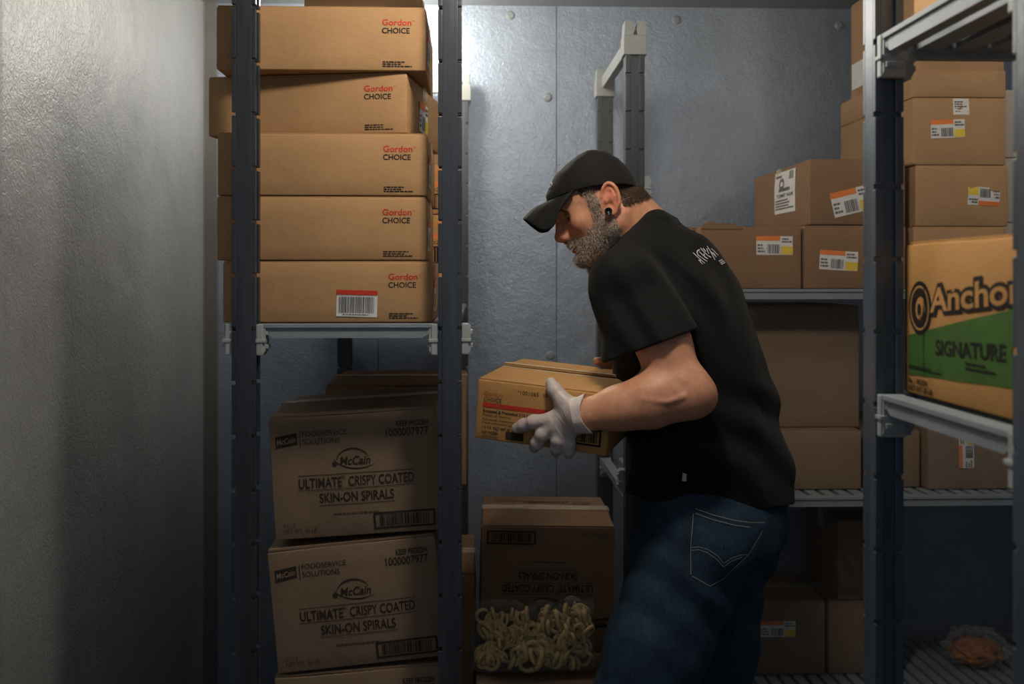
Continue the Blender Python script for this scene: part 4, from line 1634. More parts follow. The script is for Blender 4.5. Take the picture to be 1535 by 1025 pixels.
def body_sdf(p):
    d = np.maximum(torso(p, -0.022), p[:, 2] - Q(900, 375, 2.12)[2])
    d = smin(d, cone(p, SHO, SHR, 0.058, 0.058), 0.05)
    d = smin(d, cone(p, NCK0, NCK1, 0.054, 0.061, (fS, 0.97)), 0.03)
    d = smin(d, cone(p, NCK1, NCK2, 0.061, 0.10), 0.05)
    d = smin(d, cone(p, HW_(-0.050, 0.02, -0.02), Q(985, 372, 2.12), 0.036, 0.07), 0.03)
    for s in (-1, 1):    # neck cords
        d = smin(d, cone(p, HW_(-0.022, 0.060 * s, -0.035), HW_(0.006, 0.022 * s, -0.150), 0.011, 0.012), 0.016)
    d = smin(d, cone(p, HW_(0.020, 0, -0.070), Q(918, 412, 2.11), 0.036, 0.050), 0.03)
    m = sph(p, HW_(0.02, 0, 0.0), 0.185) < 0
    if m.any():
        q = (p[m] - E0) @ HB
        d[m] = smin(d[m], headsdf(q), 0.014)
    m = cone(p, SHO, ELB, 0.14, 0.14) < 0
    m |= cone(p, ELB, palm_a, 0.12, 0.12) < 0
    if m.any():
        d[m] = smin(d[m], arm_left(p[m]), 0.02)
    m = sph(p, palm_b, 0.13) < 0
    if m.any():
        d[m] = smin(d[m], left_hand(p[m]), 0.012)
    d = smin(d, arm_right(p), 0.02)
    m = sph(p, rb, 0.16) < 0
    if m.any():
        d[m] = smin(d[m], right_hand(p[m]), 0.012)
    return d


# ---- materials of the man
def mat_skin():
    m, nt, b = nodes_of('skin')
    at = N(nt, 'ShaderNodeAttribute')
    at.attribute_name = 'tone'
    v = coords(nt)
    n1 = noisy(nt, v, 70, 5, 0.6)
    mx = N(nt, 'ShaderNodeMixRGB', blend_type='MULTIPLY')
    mx.inputs[0].default_value = 0.8
    nt.links.new(at.outputs['Color'], mx.inputs[1])
    nt.links.new(ramp(nt, n1, [(0.3, (0.84, 0.76, 0.74)), (0.65, (1.04, 1.03, 1.02))]), mx.inputs[2])
    nt.links.new(mx.outputs[0], b.inputs['Base Color'])
    b.inputs['Roughness'].default_value = 0.46
    b.inputs['Specular IOR Level'].default_value = 0.4
    b.inputs['Subsurface Weight'].default_value = 0.12
    b.inputs['Subsurface Radius'].default_value = (0.012, 0.005, 0.003)
    b.inputs['Subsurface Scale'].default_value = 0.5
    k = bump(nt, b, noisy(nt, v, 420, 3), 0.25, 0.0012)
    bump(nt, b, noisy(nt, v, 120, 3), 0.15, 0.002, k)
    return m


def mat_cloth(name, col, weave=900, rough=0.85, var=0.25, sheen=0.25, bscale=0.002):
    m, nt, b = nodes_of(name)
    v = coords(nt)
    n1 = noisy(nt, v, 14, 4, 0.6)
    nt.links.new(ramp(nt, n1, [(0.3, tuple(c * (1 - var) for c in col)), (0.7, tuple(c * (1 + var) for c in col))]), b.inputs['Base Color'])
    b.inputs['Roughness'].default_value = rough
    b.inputs['Specular IOR Level'].default_value = 0.2
    b.inputs['Sheen Weight'].default_value = sheen
    b.inputs['Sheen Roughness'].default_value = 0.5
    k = bump(nt, b, noisy(nt, v, weave, 2), 0.3, 0.0008)
    bump(nt, b, noisy(nt, v, 45, 4, 0.6), 0.35, bscale * 2.5, k)
    return m


def mat_denim():
    m, nt, b = nodes_of('dark_denim')
    v = coords(nt)
    n1 = noisy(nt, v, 9, 5, 0.65)
    base = ramp(nt, n1, [(0.32, (0.010, 0.022, 0.040)), (0.70, (0.028, 0.062, 0.100))])
    vf = coords(nt, (1, 1, 0.12))
    n2 = noisy(nt, vf, 420, 2)
    mx = N(nt, 'ShaderNodeMixRGB', blend_type='MULTIPLY')
    mx.inputs[0].default_value = 0.7
    nt.links.new(base, mx.inputs[1])
    nt.links.new(ramp(nt, n2, [(0.3, (0.6, 0.6, 0.62)), (0.7, (1.3, 1.3, 1.3))]), mx.inputs[2])
    nt.links.new(mx.outputs[0], b.inputs['Base Color'])
    b.inputs['Roughness'].default_value = 0.85
    b.inputs['Specular IOR Level'].default_value = 0.2
    k = bump(nt, b, n2, 0.3, 0.001)
    bump(nt, b, noisy(nt, v, 40, 4), 0.3, 0.004, k)
    return m


def mat_hair(name, c0, c1, rough=0.5):
    m, nt, b = nodes_of(name)
    v = coords(nt)
    nt.links.new(ramp(nt, noisy(nt, v, 260, 2, 0.5), [(0.38, c0), (0.62, c1)]), b.inputs['Base Color'])
    b.inputs['Roughness'].default_value = rough
    b.inputs['Specular IOR Level'].default_value = 0.3
    return m


M['skin'] = mat_skin()
M['shirt'] = mat_cloth('black_cotton', (0.0060, 0.0060, 0.0064), 900, 0.8, 0.2, 0.04)
M['capcloth'] = mat_cloth('black_cap_twill', (0.010, 0.0098, 0.0095), 1100, 0.8, 0.2, 0.06, 0.001)
M['denim'] = mat_denim()
M['stitch'] = mat_plain('pale_stitching', (0.22, 0.22, 0.20), 0.8)
M['beard'] = mat_hair('grey_beard_hair', (0.22, 0.155, 0.115), (0.72, 0.64, 0.57))
M['hair'] = mat_hair('brown_hair', (0.035, 0.020, 0.012), (0.12, 0.07, 0.042))
M['tee_print'] = mat_plain('white_shirt_print', (0.60, 0.60, 0.62), 0.7)
M['plug'] = mat_plain('black_plug', (0.012, 0.011, 0.011), 0.18, 0, 0.05, 20)
M['eye'] = mat_plain('eye', (0.5, 0.44, 0.40), 0.2)
M['iris'] = mat_plain('dark_iris', (0.02, 0.014, 0.010), 0.15)
M['shoe'] = mat_plain('black_shoe', (0.02, 0.02, 0.02), 0.5)

# ---- body mesh

V, F = surface_nets(body_sdf, (0.08, 1.76, 0.98), (0.70, 2.62, 1.80), 0.0022)
person = np_mesh('person', V, F, 'skin')
tag(person, 'man in a black cap, black t-shirt and jeans, bending forward to hold a carton', 'person')
hq = (V - E0) @ HB
f_, s_, u_ = hq[:, 0], hq[:, 1], hq[:, 2]
inhead = (np.linalg.norm(V - HW_(0.02, 0, 0), axis=1) < 0.19)
tone = np.tile(A3(0.61, 0.30, 0.185), (len(V), 1))


def paint(mask, col):
    w = np.clip(mask, 0, 1)[:, None]
    tone[:] = tone * (1 - w) + np.asarray(col) * w


def gs(c, r):
    return np.exp(-(((hq - A3(*c)) / A3(*r)) ** 2).sum(1)) * inhead


for s in (-1, 1):
    paint(0.9 * gs((-0.012, 0.082 * s, 0.004), (0.024, 0.016, 0.036)), (0.64, 0.215, 0.135))
    paint(0.5 * gs((0.078, 0.045 * s, -0.020), (0.022, 0.02, 0.016)), (0.52, 0.19, 0.12))
    paint(0.6 * gs((0.084, 0.036 * s, 0.003), (0.014, 0.014, 0.009)), (0.32, 0.13, 0.085))
    paint(0.6 * gs((-0.0085, 0.080 * s, 0.003), (0.008, 0.010, 0.010)), (0.34, 0.10, 0.06))
paint(0.7 * gs((0.114, 0, -0.034), (0.014, 0.020, 0.013)), (0.50, 0.165, 0.115))
paint(0.95 * gs((0.094, 0, -0.0715), (0.008, 0.022, 0.0070)), (0.40, 0.115, 0.085))
paint(0.7 * gs((0.096, 0, -0.0615), (0.008, 0.022, 0.0045)), (0.36, 0.11, 0.08))
# stubble under the beard, scalp shade under the cap
beard_line = np.minimum(0.105 - f_ * 0.0, 1)
in_beard = np.zeros(len(V))
jaw = (u_ < (0.018 - 0.72 * np.clip(f_ - 0.022, 0, 0.06) - 6.0 * np.clip(f_ - 0.080, 0, 1) * 0)) & (u_ > -0.125) & (f_ > -0.002 - 0.28 * np.clip(-0.03 - u_, 0, 1) * -1 * 0) & inhead
in_beard[jaw] = 1
# sideburn strip in front of the ear
side = (np.abs(f_ - 0.030) < 0.013) & (u_ >= 0.0) & (u_ < 0.050) & (np.abs(s_) > 0.045) & inhead
in_beard[side] = 1
# upper lip
mous = (np.abs(u_ + 0.0525) < 0.0065) & (f_ > 0.074) & inhead & (np.abs(s_) < 0.034)
# lower limit along the neck: below the jaw only under the chin
low = (u_ < -0.100 + 0.30 * np.clip(0.07 - f_, 0, 1)) & (f_ < 0.066)
in_beard[low] = 0
# keep lips, nose, cheeks and mouth free
lipzone = (np.abs(u_ + 0.068) < 0.0100) & (f_ > 0.074) & (np.abs(s_) < 0.026)
nosez = (u_ > -0.048) & (f_ > 0.062)
cheek = (u_ > -0.030 - 0.5 * (f_ - 0.04)) & (f_ > 0.040)
for z in (lipzone, nosez, cheek):
    in_beard[z] = 0
in_beard[(f_ < 0.016) & (u_ > -0.030)] = 0
in_beard[mous] = 1
in_beard[lipzone] = 0
in_beard[~inhead] = 0
paint(in_beard * 0.6, (0.26, 0.165, 0.115))
hairm = (((u_ > -0.022) & (f_ < -0.028)) | ((u_ > 0.030) & (f_ < 0.048)) | ((u_ > 0.022) & (f_ < -0.02))) & inhead & (np.abs(s_) < 0.0785) & (f_ > -0.12)
hairm &= ~((np.abs(f_ + 0.010) < 0.024) & (np.abs(s_) > 0.0735))
hairm &= (u_ > -0.040 - 0.35 * (f_ + 0.03))
paint(hairm * 0.85, (0.060, 0.036, 0.024))
ca_ = person.data.color_attributes.new('tone', 'FLOAT_COLOR', 'POINT')
ca_.data.foreach_set('color', np.concatenate([tone, np.ones((len(V), 1))], 1).astype(np.float32).ravel())

VN = np.zeros((len(V), 3))
e1, e2 = V[F[:, 1]] - V[F[:, 0]], V[F[:, 2]] - V[F[:, 0]]
fnrm = np.cross(e1, e2)
for k in range(4):
    np.add.at(VN, F[:, k], fnrm)
VN /= np.linalg.norm(VN, axis=1)[:, None] + 1e-12


def strands(name, mat, ids, count, length, radius, flow, curl, seed, lift=0.35, segs=4):
    """short tapered hairs rooted on the skin"""
    r = np.random.RandomState(seed)
    pick = r.choice(ids, count)
    root = V[pick] + r.normal(size=(count, 3)) * 0.0009
    nrm = VN[pick]
    d = flow(hq[pick]) @ HB.T
    d = d / (np.linalg.norm(d, axis=1)[:, None] + 1e-9)
    d = d - nrm * (d * nrm).sum(1)[:, None]
    d = d / (np.linalg.norm(d, axis=1)[:, None] + 1e-9) + nrm * lift + r.normal(size=(count, 3)) * curl
    d /= np.linalg.norm(d, axis=1)[:, None]
    L = length * r.uniform(0.6, 1.15, count)
    side = np.cross(d, nrm)
    side /= np.linalg.norm(side, axis=1)[:, None] + 1e-9
    up = np.cross(side, d)
    bend = r.normal(size=(count, 3)) * curl * 1.5 - nrm * lift * 1.3
    pts = []
    rad = radius * r.uniform(0.7, 1.3, count)
    for k in range(segs + 1):
        t = k / segs
        c = root + d * (L * t)[:, None] + bend * (L * t * t)[:, None] * 0.5
        rr = (rad * (1 - 0.85 * t))[:, None]
        for a in (0, 2.094, 4.189):
            pts.append(c + side * rr * math.cos(a) + up * rr * math.sin(a))
    Vv = np.stack(pts, 1).reshape(-1, 3)
    n = (segs + 1) * 3
    f = []
    for k in range(segs):
        for a in range(3):
            f.append((k * 3 + a, k * 3 + (a + 1) % 3, (k + 1) * 3 + (a + 1) % 3, (k + 1) * 3 + a))
    Ff = (np.array(f)[None] + (np.arange(count) * n)[:, None, None]).reshape(-1, 4)
    o = np_mesh(name, Vv, Ff, mat, person)
    o['kind'] = 'stuff'
    return o


near = s_ > -0.06
bid = np.where((in_beard > 0.5))[0]
strands('beard', 'beard', bid, 11000, 0.0100, 0.00040, lambda q: np.stack([0.15 + 3.0 * (q[:, 0] - 0.04), 0 * q[:, 0], -np.ones(len(q))], 1), 0.40, 3, 0.40)
hid = np.where(hairm & (u_ < 0.010 + 0.21 * (f_ + 0.08) + 0.012 * (s_ / 0.08) ** 2))[0]
strands('hair', 'hair', hid, 7000, 0.0085, 0.00045, lambda q: np.stack([-0.5 * np.ones(len(q)), 0 * q[:, 0], -np.ones(len(q))], 1), 0.22, 4, 0.25)
brow = np.where(inhead & (np.abs(u_ - (0.0215 - 1.5 * np.clip(np.abs(s_) - 0.034, 0, 1) * 0.4)) < 0.0042) & (np.abs(s_) > 0.013) & (np.abs(s_) < 0.044) & (f_ > 0.06))[0]
if len(brow):
    strands('eyebrow', 'hair', brow, 800, 0.0080, 0.00045, lambda q: np.stack([-0.4 * np.ones(len(q)), np.sign(q[:, 1]), 0.05 * np.ones(len(q))], 1), 0.18, 5, 0.2)

# eyes: a sliver of ball under heavy lids
for s in (-1, 1):
    c = HW_(0.0752, 0.0335 * s, 0.0015)
    b = MB()
    for rr, nm, mt, off in ((0.0120, 'eye', 'eye', 0.0), (0.0060, 'iris', 'iris', 0.0070)):
        vv, ff = [], []
        cc = c + (fF * 0.80 - fU * 0.42 + fS * s * 0.42) * off
        n = 10
        for i in range(n + 1):
            for j in range(2 * n):
                th, ph = PI * i / n, PI * j / n
                vv.append(cc + rr * A3(math.sin(th) * math.cos(ph), math.sin(th) * math.sin(ph), math.cos(th)))
        for i in range(n):
            for j in range(2 * n):
                ff.append((i * 2 * n + j, i * 2 * n + (j + 1) % (2 * n), (i + 1) * 2 * n + (j + 1) % (2 * n), (i + 1) * 2 * n + j))
        np_mesh(nm, np.array(vv), np.array(ff), mt, person)

# ear plug in the near lobe: ring with a dished face
pc = Q(912, 316.5, HY - 0.088)
vv, ff = [], []
n = 28
prof = [(0.0000, 0.0015), (0.0045, 0.0018), (0.0056, 0.0042), (0.0070, 0.0046), (0.0078, 0.0030), (0.0078, -0.006), (0.0, -0.006)]
ax = A3(-0.10, -0.99, 0.02)
t1 = np.cross(ax, A3(0, 0, 1))
t1 /= np.linalg.norm(t1)
t2 = np.cross(ax, t1)
for rr, hh in prof:
    for j in range(n):
        a = 2 * PI * j / n
        vv.append(pc + ax * hh + (t1 * math.cos(a) + t2 * math.sin(a)) * rr)
for i in range(len(prof) - 1):
    for j in range(n):
        ff.append((i * n + j, i * n + (j + 1) % n, (i + 1) * n + (j + 1) % n, (i + 1) * n + j))
np_mesh('ear_plug', np.array(vv), np.array(ff), 'plug', person)

# ---- cap
front = [(0.112, 0.046), (0.1095, 0.060), (0.0975, 0.075), (0.078, 0.091), (0.050, 0.1055), (0.018, 0.1145), (-0.006, 0.1165)]
back = [(-0.0795, 0.0060), (-0.0805, 0.026), (-0.0740, 0.052), (-0.0620, 0.078), (-0.0420, 0.1015), (-0.022, 0.1125), (-0.006, 0.1165)]
ts = np.linspace(0, 1, 7)
nr, na = 26, 72
cv, cf = [], []


def cap_point(t, a, grow=0.0):
    ff_, uf = np.interp(t, ts, [p[0] for p in front]), np.interp(t, ts, [p[1] for p in front])
    fb, ub = np.interp(t, ts, [p[0] for p in back]), np.interp(t, ts, [p[1] for p in back])
    lat = 0.0815 * math.sqrt(max(0.0, 1 - t ** 2.6)) + grow
    c, s = math.cos(a), math.sin(a)
    k = (1 + c) / 2
    f = fb + (ff_ - fb) * k + grow * c
    u = ub + (uf - ub) * k + 0.013 * s * s * (1 - t) ** 3
    # seams between the six panels and soft slack in the cloth
    w = 0.0008 * math.cos(6 * a) ** 12 * (1 - t)
    q = (f, lat * s, u)
    sl = 0.0022 * noise.noise((f * 26, lat * s * 26, u * 26)) + 0.0012 * noise.noise((f * 60, lat * s * 60, u * 60))
    return HW_(f, lat * s * (1 + w * 10) + sl * s, u + sl * (1 - abs(s)) * (t > 0.02))


for i in range(nr + 1):
    for j in range(na):
        cv.append(cap_point(i / nr, 2 * PI * j / na))
n0 = len(cv)
for i in range(nr):
    for j in range(na):
        cf.append((i * na + j, i * na + (j + 1) % na, (i + 1) * na + (j + 1) % na, (i + 1) * na + j))
# turned-in rim
for j in range(na):
    cv.append(cap_point(0.03, 2 * PI * j / na, -0.004))
for j in range(na):
    cf.append((j, n0 + j, n0 + (j + 1) % na, (j + 1) % na))
cap_o = np_mesh('cap', np.array(cv), np.array(cf), 'capcloth', person)
bv, bf = [], []
nx_, ny_ = 60, 14
BKEY = np.array([0, 0.3, 0.5, 0.7, 0.8, 0.88, 0.94, 0.98, 1.0])
BVAL = np.array([(0.172, 0, 0.033), (0.168, 0.027, 0.029), (0.160, 0.046, 0.016), (0.146, 0.062, -0.005), (0.126, 0.070, -0.009), (0.112, 0.074, 0.001), (0.105, 0.076, 0.018), (0.085, 0.077, 0.036), (0.060, 0.077, 0.045)])
BPH = np.linspace(0, 1, 61)
BRIM = np.stack([np.interp(BPH, BKEY, BVAL[:, k]) for k in range(3)], 1)
for _ in range(7):
    BRIM[1:-1] = (BRIM[:-2] + 2 * BRIM[1:-1] + BRIM[2:]) / 4
    BRIM[0, 0] = BRIM[1, 0]
for side in (0, 1):
    for i in range(nx_ + 1):
        ph = -1 + 2 * i / nx_
        for j in range(ny_ + 1):
            t = j / ny_
            a = ph * 1.12
            ci = (cap_point(0.015, a, -0.002) - E0) @ HB
            of, os_, ou = (np.interp(abs(ph), BPH, BRIM[:, k]) for k in range(3))
            os_ = os_ * (1 if ph > 0 else -1)
            f = ci[0] + (of - ci[0]) * t
            s = ci[1] + (os_ - ci[1]) * t
            u = ci[2] + (ou - ci[2]) * t + 0.006 * math.sin(PI * t) * (1 - abs(ph) * 0.5) - (0.0030 if side else 0)
            bv.append(HW_(f, s, u))
m_ = ny_ + 1
o_ = (nx_ + 1) * m_
for i in range(nx_):
    for j in range(ny_):
        a = i * m_ + j
        bf.append((a, a + 1, a + m_ + 1, a + m_))
        a += o_
        bf.append((a, a + m_, a + m_ + 1, a + 1))
for i in range(nx_):
    a, b = i * m_ + ny_, (i + 1) * m_ + ny_
    bf.append((a, o_ + a, o_ + b, b))
for j in range(ny_):
    bf.append((j, o_ + j, o_ + j + 1, j + 1))
    a = nx_ * m_ + j
    bf.append((a, a + 1, o_ + a + 1, o_ + a))
np_mesh('brim', np.array(bv), np.array(bf), 'capcloth', cap_o, loc=MANA)
bt = []
btv, btf = [], []
for i in range(5):
    for j in range(14):
        th = PI / 2 * i / 4
        btv.append(HW_(-0.006, 0, 0.1155) + fU * 0.0035 * math.cos(th) + (fF * math.cos(2 * PI * j / 14) + fS * math.sin(2 * PI * j / 14)) * 0.006 * math.sin(th))
for i in range(4):
    for j in range(14):
        btf.append((i * 14 + j, (i + 1) * 14 + j, (i + 1) * 14 + (j + 1) % 14, i * 14 + (j + 1) % 14))
np_mesh('button', np.array(btv), np.array(btf), 'capcloth', cap_o, loc=MANA)


# ---- shirt
def plane(p, o, n):
    n = np.asarray(n, float)
    n = n / np.linalg.norm(n)
    return (p - o) @ n


SL_AX = (ELB - SHO) / np.linalg.norm(ELB - SHO)
SL_END = SHO + (ELB - SHO) * 0.60
HEMN = A3(0.34, -0.10, -0.92)
HEMP = Q(992, 512, 1.90)
COL_B, COL_N, COL_F, COL_R = Q(966, 318, 2.115), Q(926, 361, 2.030), Q(893, 398, 2.085), Q(935, 350, 2.20)
cn = np.cross(COL_N - COL_B, COL_F - COL_B)
if cn[2] < 0:
    cn = -cn
cn /= np.linalg.norm(cn)
HEMZ = Q(1060, 752, 2.0)[2]


def folds(p):
    """cloth folds: broad slack plus creases that pull from the arm pit and across the waist"""
    w = 0.0060 * wave(p, 14, 0, 5) + 0.0030 * wave(p, 38, 8, 5)
    q = p - SHO
    ang = q @ A3(0.75, 0, 0.66)
    g = np.exp(-((q @ A3(0.55, 0, -0.83) - 0.07) / 0.09) ** 2)
    w = w + 0.0070 * np.sin(ang * 95 + 2.2 * wave(p, 11, 4, 4)) * g
    zr = p[:, 2]
    g2 = np.exp(-((zr - (HEMZ + 0.12)) / 0.11) ** 2)
    w = w + 0.0065 * np.sin((zr * 0.8 + p[:, 0] * 0.55) * 70 + 2.6 * wave(p, 9, 12, 4)) * g2
    return w


def shirt_sdf(p):
    d = torso(p, 0.0)
    d = smin(d, cone(p, NCK1, NCK2, 0.069, 0.112), 0.05)
    d = smin(d, cone(p, Q(962, 352, 2.09), SHO + A3(0, 0, 0.004), 0.062, 0.068), 0.04)
    d = smin(d, cone(p, Q(975, 358, 2.16), SHR + A3(0, 0, 0.004), 0.062, 0.066), 0.04)
    d = smax(d, plane(p, COL_N, cn), 0.006)
    # crew neck rib
    ring = [COL_B, (COL_B + COL_N) / 2 + A3(0.004, -0.022, 0.002), COL_N, (COL_N + COL_F) / 2 + A3(-0.004, -0.016, 0), COL_F, (COL_F + COL_R) / 2 + A3(0, 0.02, 0), COL_R, (COL_R + COL_B) / 2 + A3(0, 0.02, 0), COL_B]
    d = smin(d, chain(p, ring, [0.0065] * 9), 0.010)
    # sleeves
    sl = cone(p, SHO, SL_END + SL_AX * 0.05, 0.066, 0.080, (A3(0, 1, 0), 0.90))
    sl = smin(sl, cone(p, SHO + A3(-0.010, 0, -0.02), Q(945, 540, 1.91), 0.055, 0.052), 0.03)
    fo = folds(p)
    sl = sl + fo * 0.6
    hp = plane(p, HEMP, HEMN)
    inner = np.maximum(sl + 0.009, -hp - 0.025)
    sl = smax(sl, hp, 0.004)
    sr = cone(p, SHR, SHR + (ELR - SHR) * 0.62, 0.068, 0.076)
    d = d + fo
    d = smin(d, sl, 0.016)
    d = smin(d, sr, 0.03)
    d = np.maximum(d, -inner)
    # hem
    hem = HEMZ - 0.02 * np.clip(p[:, 0] - 0.35, 0, 1) + 0.004 * wave(p, 16, 3)
    d = np.maximum(d, hem - p[:, 2])
    hollow = np.maximum(torso(p, -0.007) + fo, p[:, 2] - hem - 0.035)
    d = np.maximum(d, -hollow)
    return d


SVx, SFx = surface_nets(shirt_sdf, (0.18, 1.74, 0.96), (0.75, 2.60, 1.66), 0.0034)
shirt = np_mesh('shirt', SVx, SFx, 'shirt', person)

# ---- jeans
HIPL, HIPR = Q(1052, 800, 2.02), Q(1080, 800, 2.24)
KNL, KNR = Q(928, 1112, 1.965), Q(1064, 1095, 2.255)
ANL, ANR = A3(KNL[0] - 0.01, 1.96, 0.09), A3(KNR[0] + 0.10, 2.27, 0.09)


def jeans_sdf(p):
    d = np.maximum(torso(p, -0.016), p[:, 2] - (HEMZ + 0.06))
    d = np.maximum(d, Q(1000, 792, 2.12)[2] - p[:, 2])
    d = smin(d, ell(p, Q(1092, 792, 2.045), A3(0.112, 0.100, 0.115)), 0.04)
    d = smin(d, ell(p, Q(1098, 795, 2.215), A3(0.105, 0.098, 0.115)), 0.04)
    ml, mr = HIPL * 0.45 + KNL * 0.55, HIPR * 0.45 + KNR * 0.55
    d = smin(d, chain(p, [HIPL, ml, KNL, ANL], [0.118, 0.100, 0.078, 0.066], 0.03), 0.05)
    d = smin(d, chain(p, [HIPR, mr, KNR, ANR], [0.112, 0.094, 0.076, 0.066], 0.03), 0.05)
    w = 0.0032 * wave(p, 15, 2) + 0.0015 * wave(p, 45, 10)
    q = p - HIPL
    g = np.exp(-((q @ A3(-0.3, 0, -0.95) - 0.10) / 0.09) ** 2)
    w = w + 0.0040 * np.sin((q @ A3(0.62, 0.2, 0.75)) * 85 + 2.0 * wave(p, 10, 6)) * g
    for kn in (KNL, KNR):
        g = np.exp(-((p - kn) ** 2).sum(1) / 0.12 ** 2)
        w = w + 0.004 * np.sin(p[:, 2] * 110 + p[:, 0] * 30 + 2 * wave(p, 12, 9)) * g
    d = d + w
    return np.maximum(d, 0.055 - p[:, 2])


JV, JF = surface_nets(jeans_sdf, (0.05, 1.78, 0.04), (0.80, 2.45, 1.10), 0.0042)
jeans = np_mesh('jeans', JV, JF, 'denim', person)


# shoes, down on the floor
def shoe_sdf(an):
    def fn(p):
        a, b = an + A3(0.035, 0, -0.045), an + A3(-0.155, 0.02, -0.055)
        d = cone(p, a, b, 0.042, 0.036, (A3(0, 0, 1), 0.95))
        d = smin(d, cone(p, an + A3(0.01, 0, -0.03), an + A3(0.005, 0, 0.03), 0.042, 0.045), 0.03)
        return np.maximum(d, 0.001 - p[:, 2])
    return fn


for an in (ANL, ANR):
    v, f = surface_nets(shoe_sdf(an), an + A3(-0.25, -0.1, -0.095), an + A3(0.15, 0.14, 0.09), 0.006)
    np_mesh('shoe', v, f, 'shoe', person)

# ---- things sewn or printed on the cloth: laid on the modelled surface
from mathutils.bvhtree import BVHTree


def tree_of(V_, F_):
    return BVHTree.FromPolygons([tuple(v) for v in V_], [tuple(f) for f in F_])


def cast(tree, px, py):
    c = Vector((0, 0, CAMZ))
    d = (P(px, py, 2.0) - c).normalized()
    h = tree.ray_cast(c, d)
    return (np.array(h[0]), np.array(h[1])) if h[0] is not None else None


def strip(tree, pts, width, n=8, off=0.0012, close=False):
    """a narrow ribbon through pixel points, following the surface"""
    pts = np.array(pts, float)
    out = []
    for a, b in zip(pts[:-1], pts[1:]):
        for k in range(n):
            out.append(a + (b - a) * k / n)
    out.append(pts[-1])
    hits = [cast(tree, *q) for q in out]
    v, f, prev = [], [], None
    last = None
    run = []
    segs = []
    for h in hits:
        if h is None or (run and np.linalg.norm(h[0] - run[-1][0]) > 0.03):
            if len(run) > 1:
                segs.append(run)
            run = []
        if h is not None:
            nrm = h[1]
            if nrm @ (h[0] - A3(0, 0, CAMZ)) > 0:
                nrm = -nrm
            run.append((h[0], nrm))
    if len(run) > 1:
        segs.append(run)
    for run in segs:
        base = len(v)
        for i, (q, nn) in enumerate(run):
            t = run[min(i + 1, len(run) - 1)][0] - run[max(i - 1, 0)][0]
            s = np.cross(t, nn)
            s /= np.linalg.norm(s) + 1e-12
            v += [q + nn * off - s * width / 2, q + nn * off + s * width / 2]
        f += [(base + 2 * i, base + 2 * i + 2, base + 2 * i + 3, base + 2 * i + 1) for i in range(len(run) - 1)]
    return v, f


def ribbons(name, mat, parent, tree, lines, width, n=8, off=0.0012):
    v, f = [], []
    for ln in lines:
        a, b = strip(tree, ln, width, n, off)
        k = len(v)
        v += a
        f += [tuple(i + k for i in q) for q in b]
    if f:
        o = np_mesh(name, np.array(v), np.array(f), mat, parent, loc=MANA)
        return o


jt = tree_of(JV, JF)
pocket = [(1043, 763), (1068, 772), (1099, 780), (1122, 783), (1144, 783), (1140, 800), (1121, 831), (1100, 852), (1082, 868), (1062, 880), (1047, 872), (1033, 863), (1038, 815), (1043, 763)]
hits = [cast(jt, *q) for q in pocket[:-1]]
if all(h is not None for h in hits):
    cpx = np.mean(np.array(pocket[:-1]), 0)
    v, f = [], []
    rings = 7
    for k in range(rings):
        t = 1 - k / (rings - 1) * 0.98
        for q in pocket[:-1]:
            h = cast(jt, *(cpx + (np.array(q) - cpx) * t))
            v.append(h[0] + h[1] * (0.0022 if k else 0.0004) * (1 if h[1] @ (h[0] - A3(0, 0, CAMZ)) < 0 else -1))
    m = len(pocket) - 1
    for k in range(rings - 1):
        for j in range(m):
            f.append((k * m + j, k * m + (j + 1) % m, (k + 1) * m + (j + 1) % m, (k + 1) * m + j))
    pk = np_mesh('back_pocket', np.array(v), np.array(f), 'denim', jeans, loc=MANA)
sh = lambda L, dx, dy: [(x + dx, y + dy) for x, y in L]
top = pocket[:5]
ribbons('stitching', 'stitch', jeans, jt, [top, sh(top, 0, 7)[:4], [(1040, 770), (1036, 820), (1035, 861)], [(1037, 820), (1048, 819), (1062, 823), (1075, 832), (1084, 843), (1094, 836), (1108, 831), (1119, 830)],
                                          [(1037, 824), (1048, 823), (1060, 827), (1073, 836), (1084, 848), (1095, 840), (1110, 834)], [(1141, 795), (1121, 829), (1085, 864), (1063, 878), (1037, 863)]], 0.0012, 8, 0.0042)
ribbons('outer_seam', 'denim', jeans, jt, [[(1000, 765), (985, 840), (965, 920), (945, 1000), (938, 1024)]], 0.006, 10, 0.0010)

st = tree_of(SVx, SFx)
ox, oy, sc = 1020, 350, 17.05
Z = lambda L: [(ox + x / sc, oy + y / sc) for x, y in L]
strokes = [[(310, 500), (460, 640), (610, 770)], [(480, 420), (425, 450), (412, 500), (440, 560), (550, 640), (670, 720)], [(500, 380), (600, 490), (700, 580), (770, 615)],
           [(565, 385), (640, 470)], [(470, 470), (560, 560), (690, 655)], [(590, 520), (600, 600), (660, 640)], [(670, 330), (740, 440), (810, 570), (870, 680)], [(660, 390), (690, 480), (720, 520)],
           [(770, 390), (850, 460), (955, 570)], [(770, 470), (830, 540), (905, 605)], [(780, 520), (830, 500), (880, 560)], [(450, 700), (490, 690), (500, 740), (555, 790)]]
ribbons('back_lettering', 'tee_print', shirt, st, [Z(s) for s in strokes], 0.0024, 6, 0.0016)
ribbons('back_small_print', 'tee_print', shirt, st, [Z([(965, 715), (1060, 670)]), Z([(1000, 760), (1095, 705)]), Z([(1030, 795), (1125, 740)])], 0.0022, 4, 0.0016)
ribbons('hem_tag', 'tee_print', shirt, st, [[(1027, 709), (1026, 721)]], 0.0085, 6, 0.0020)
ct_ = tree_of(np.array(cv), np.array(cf))
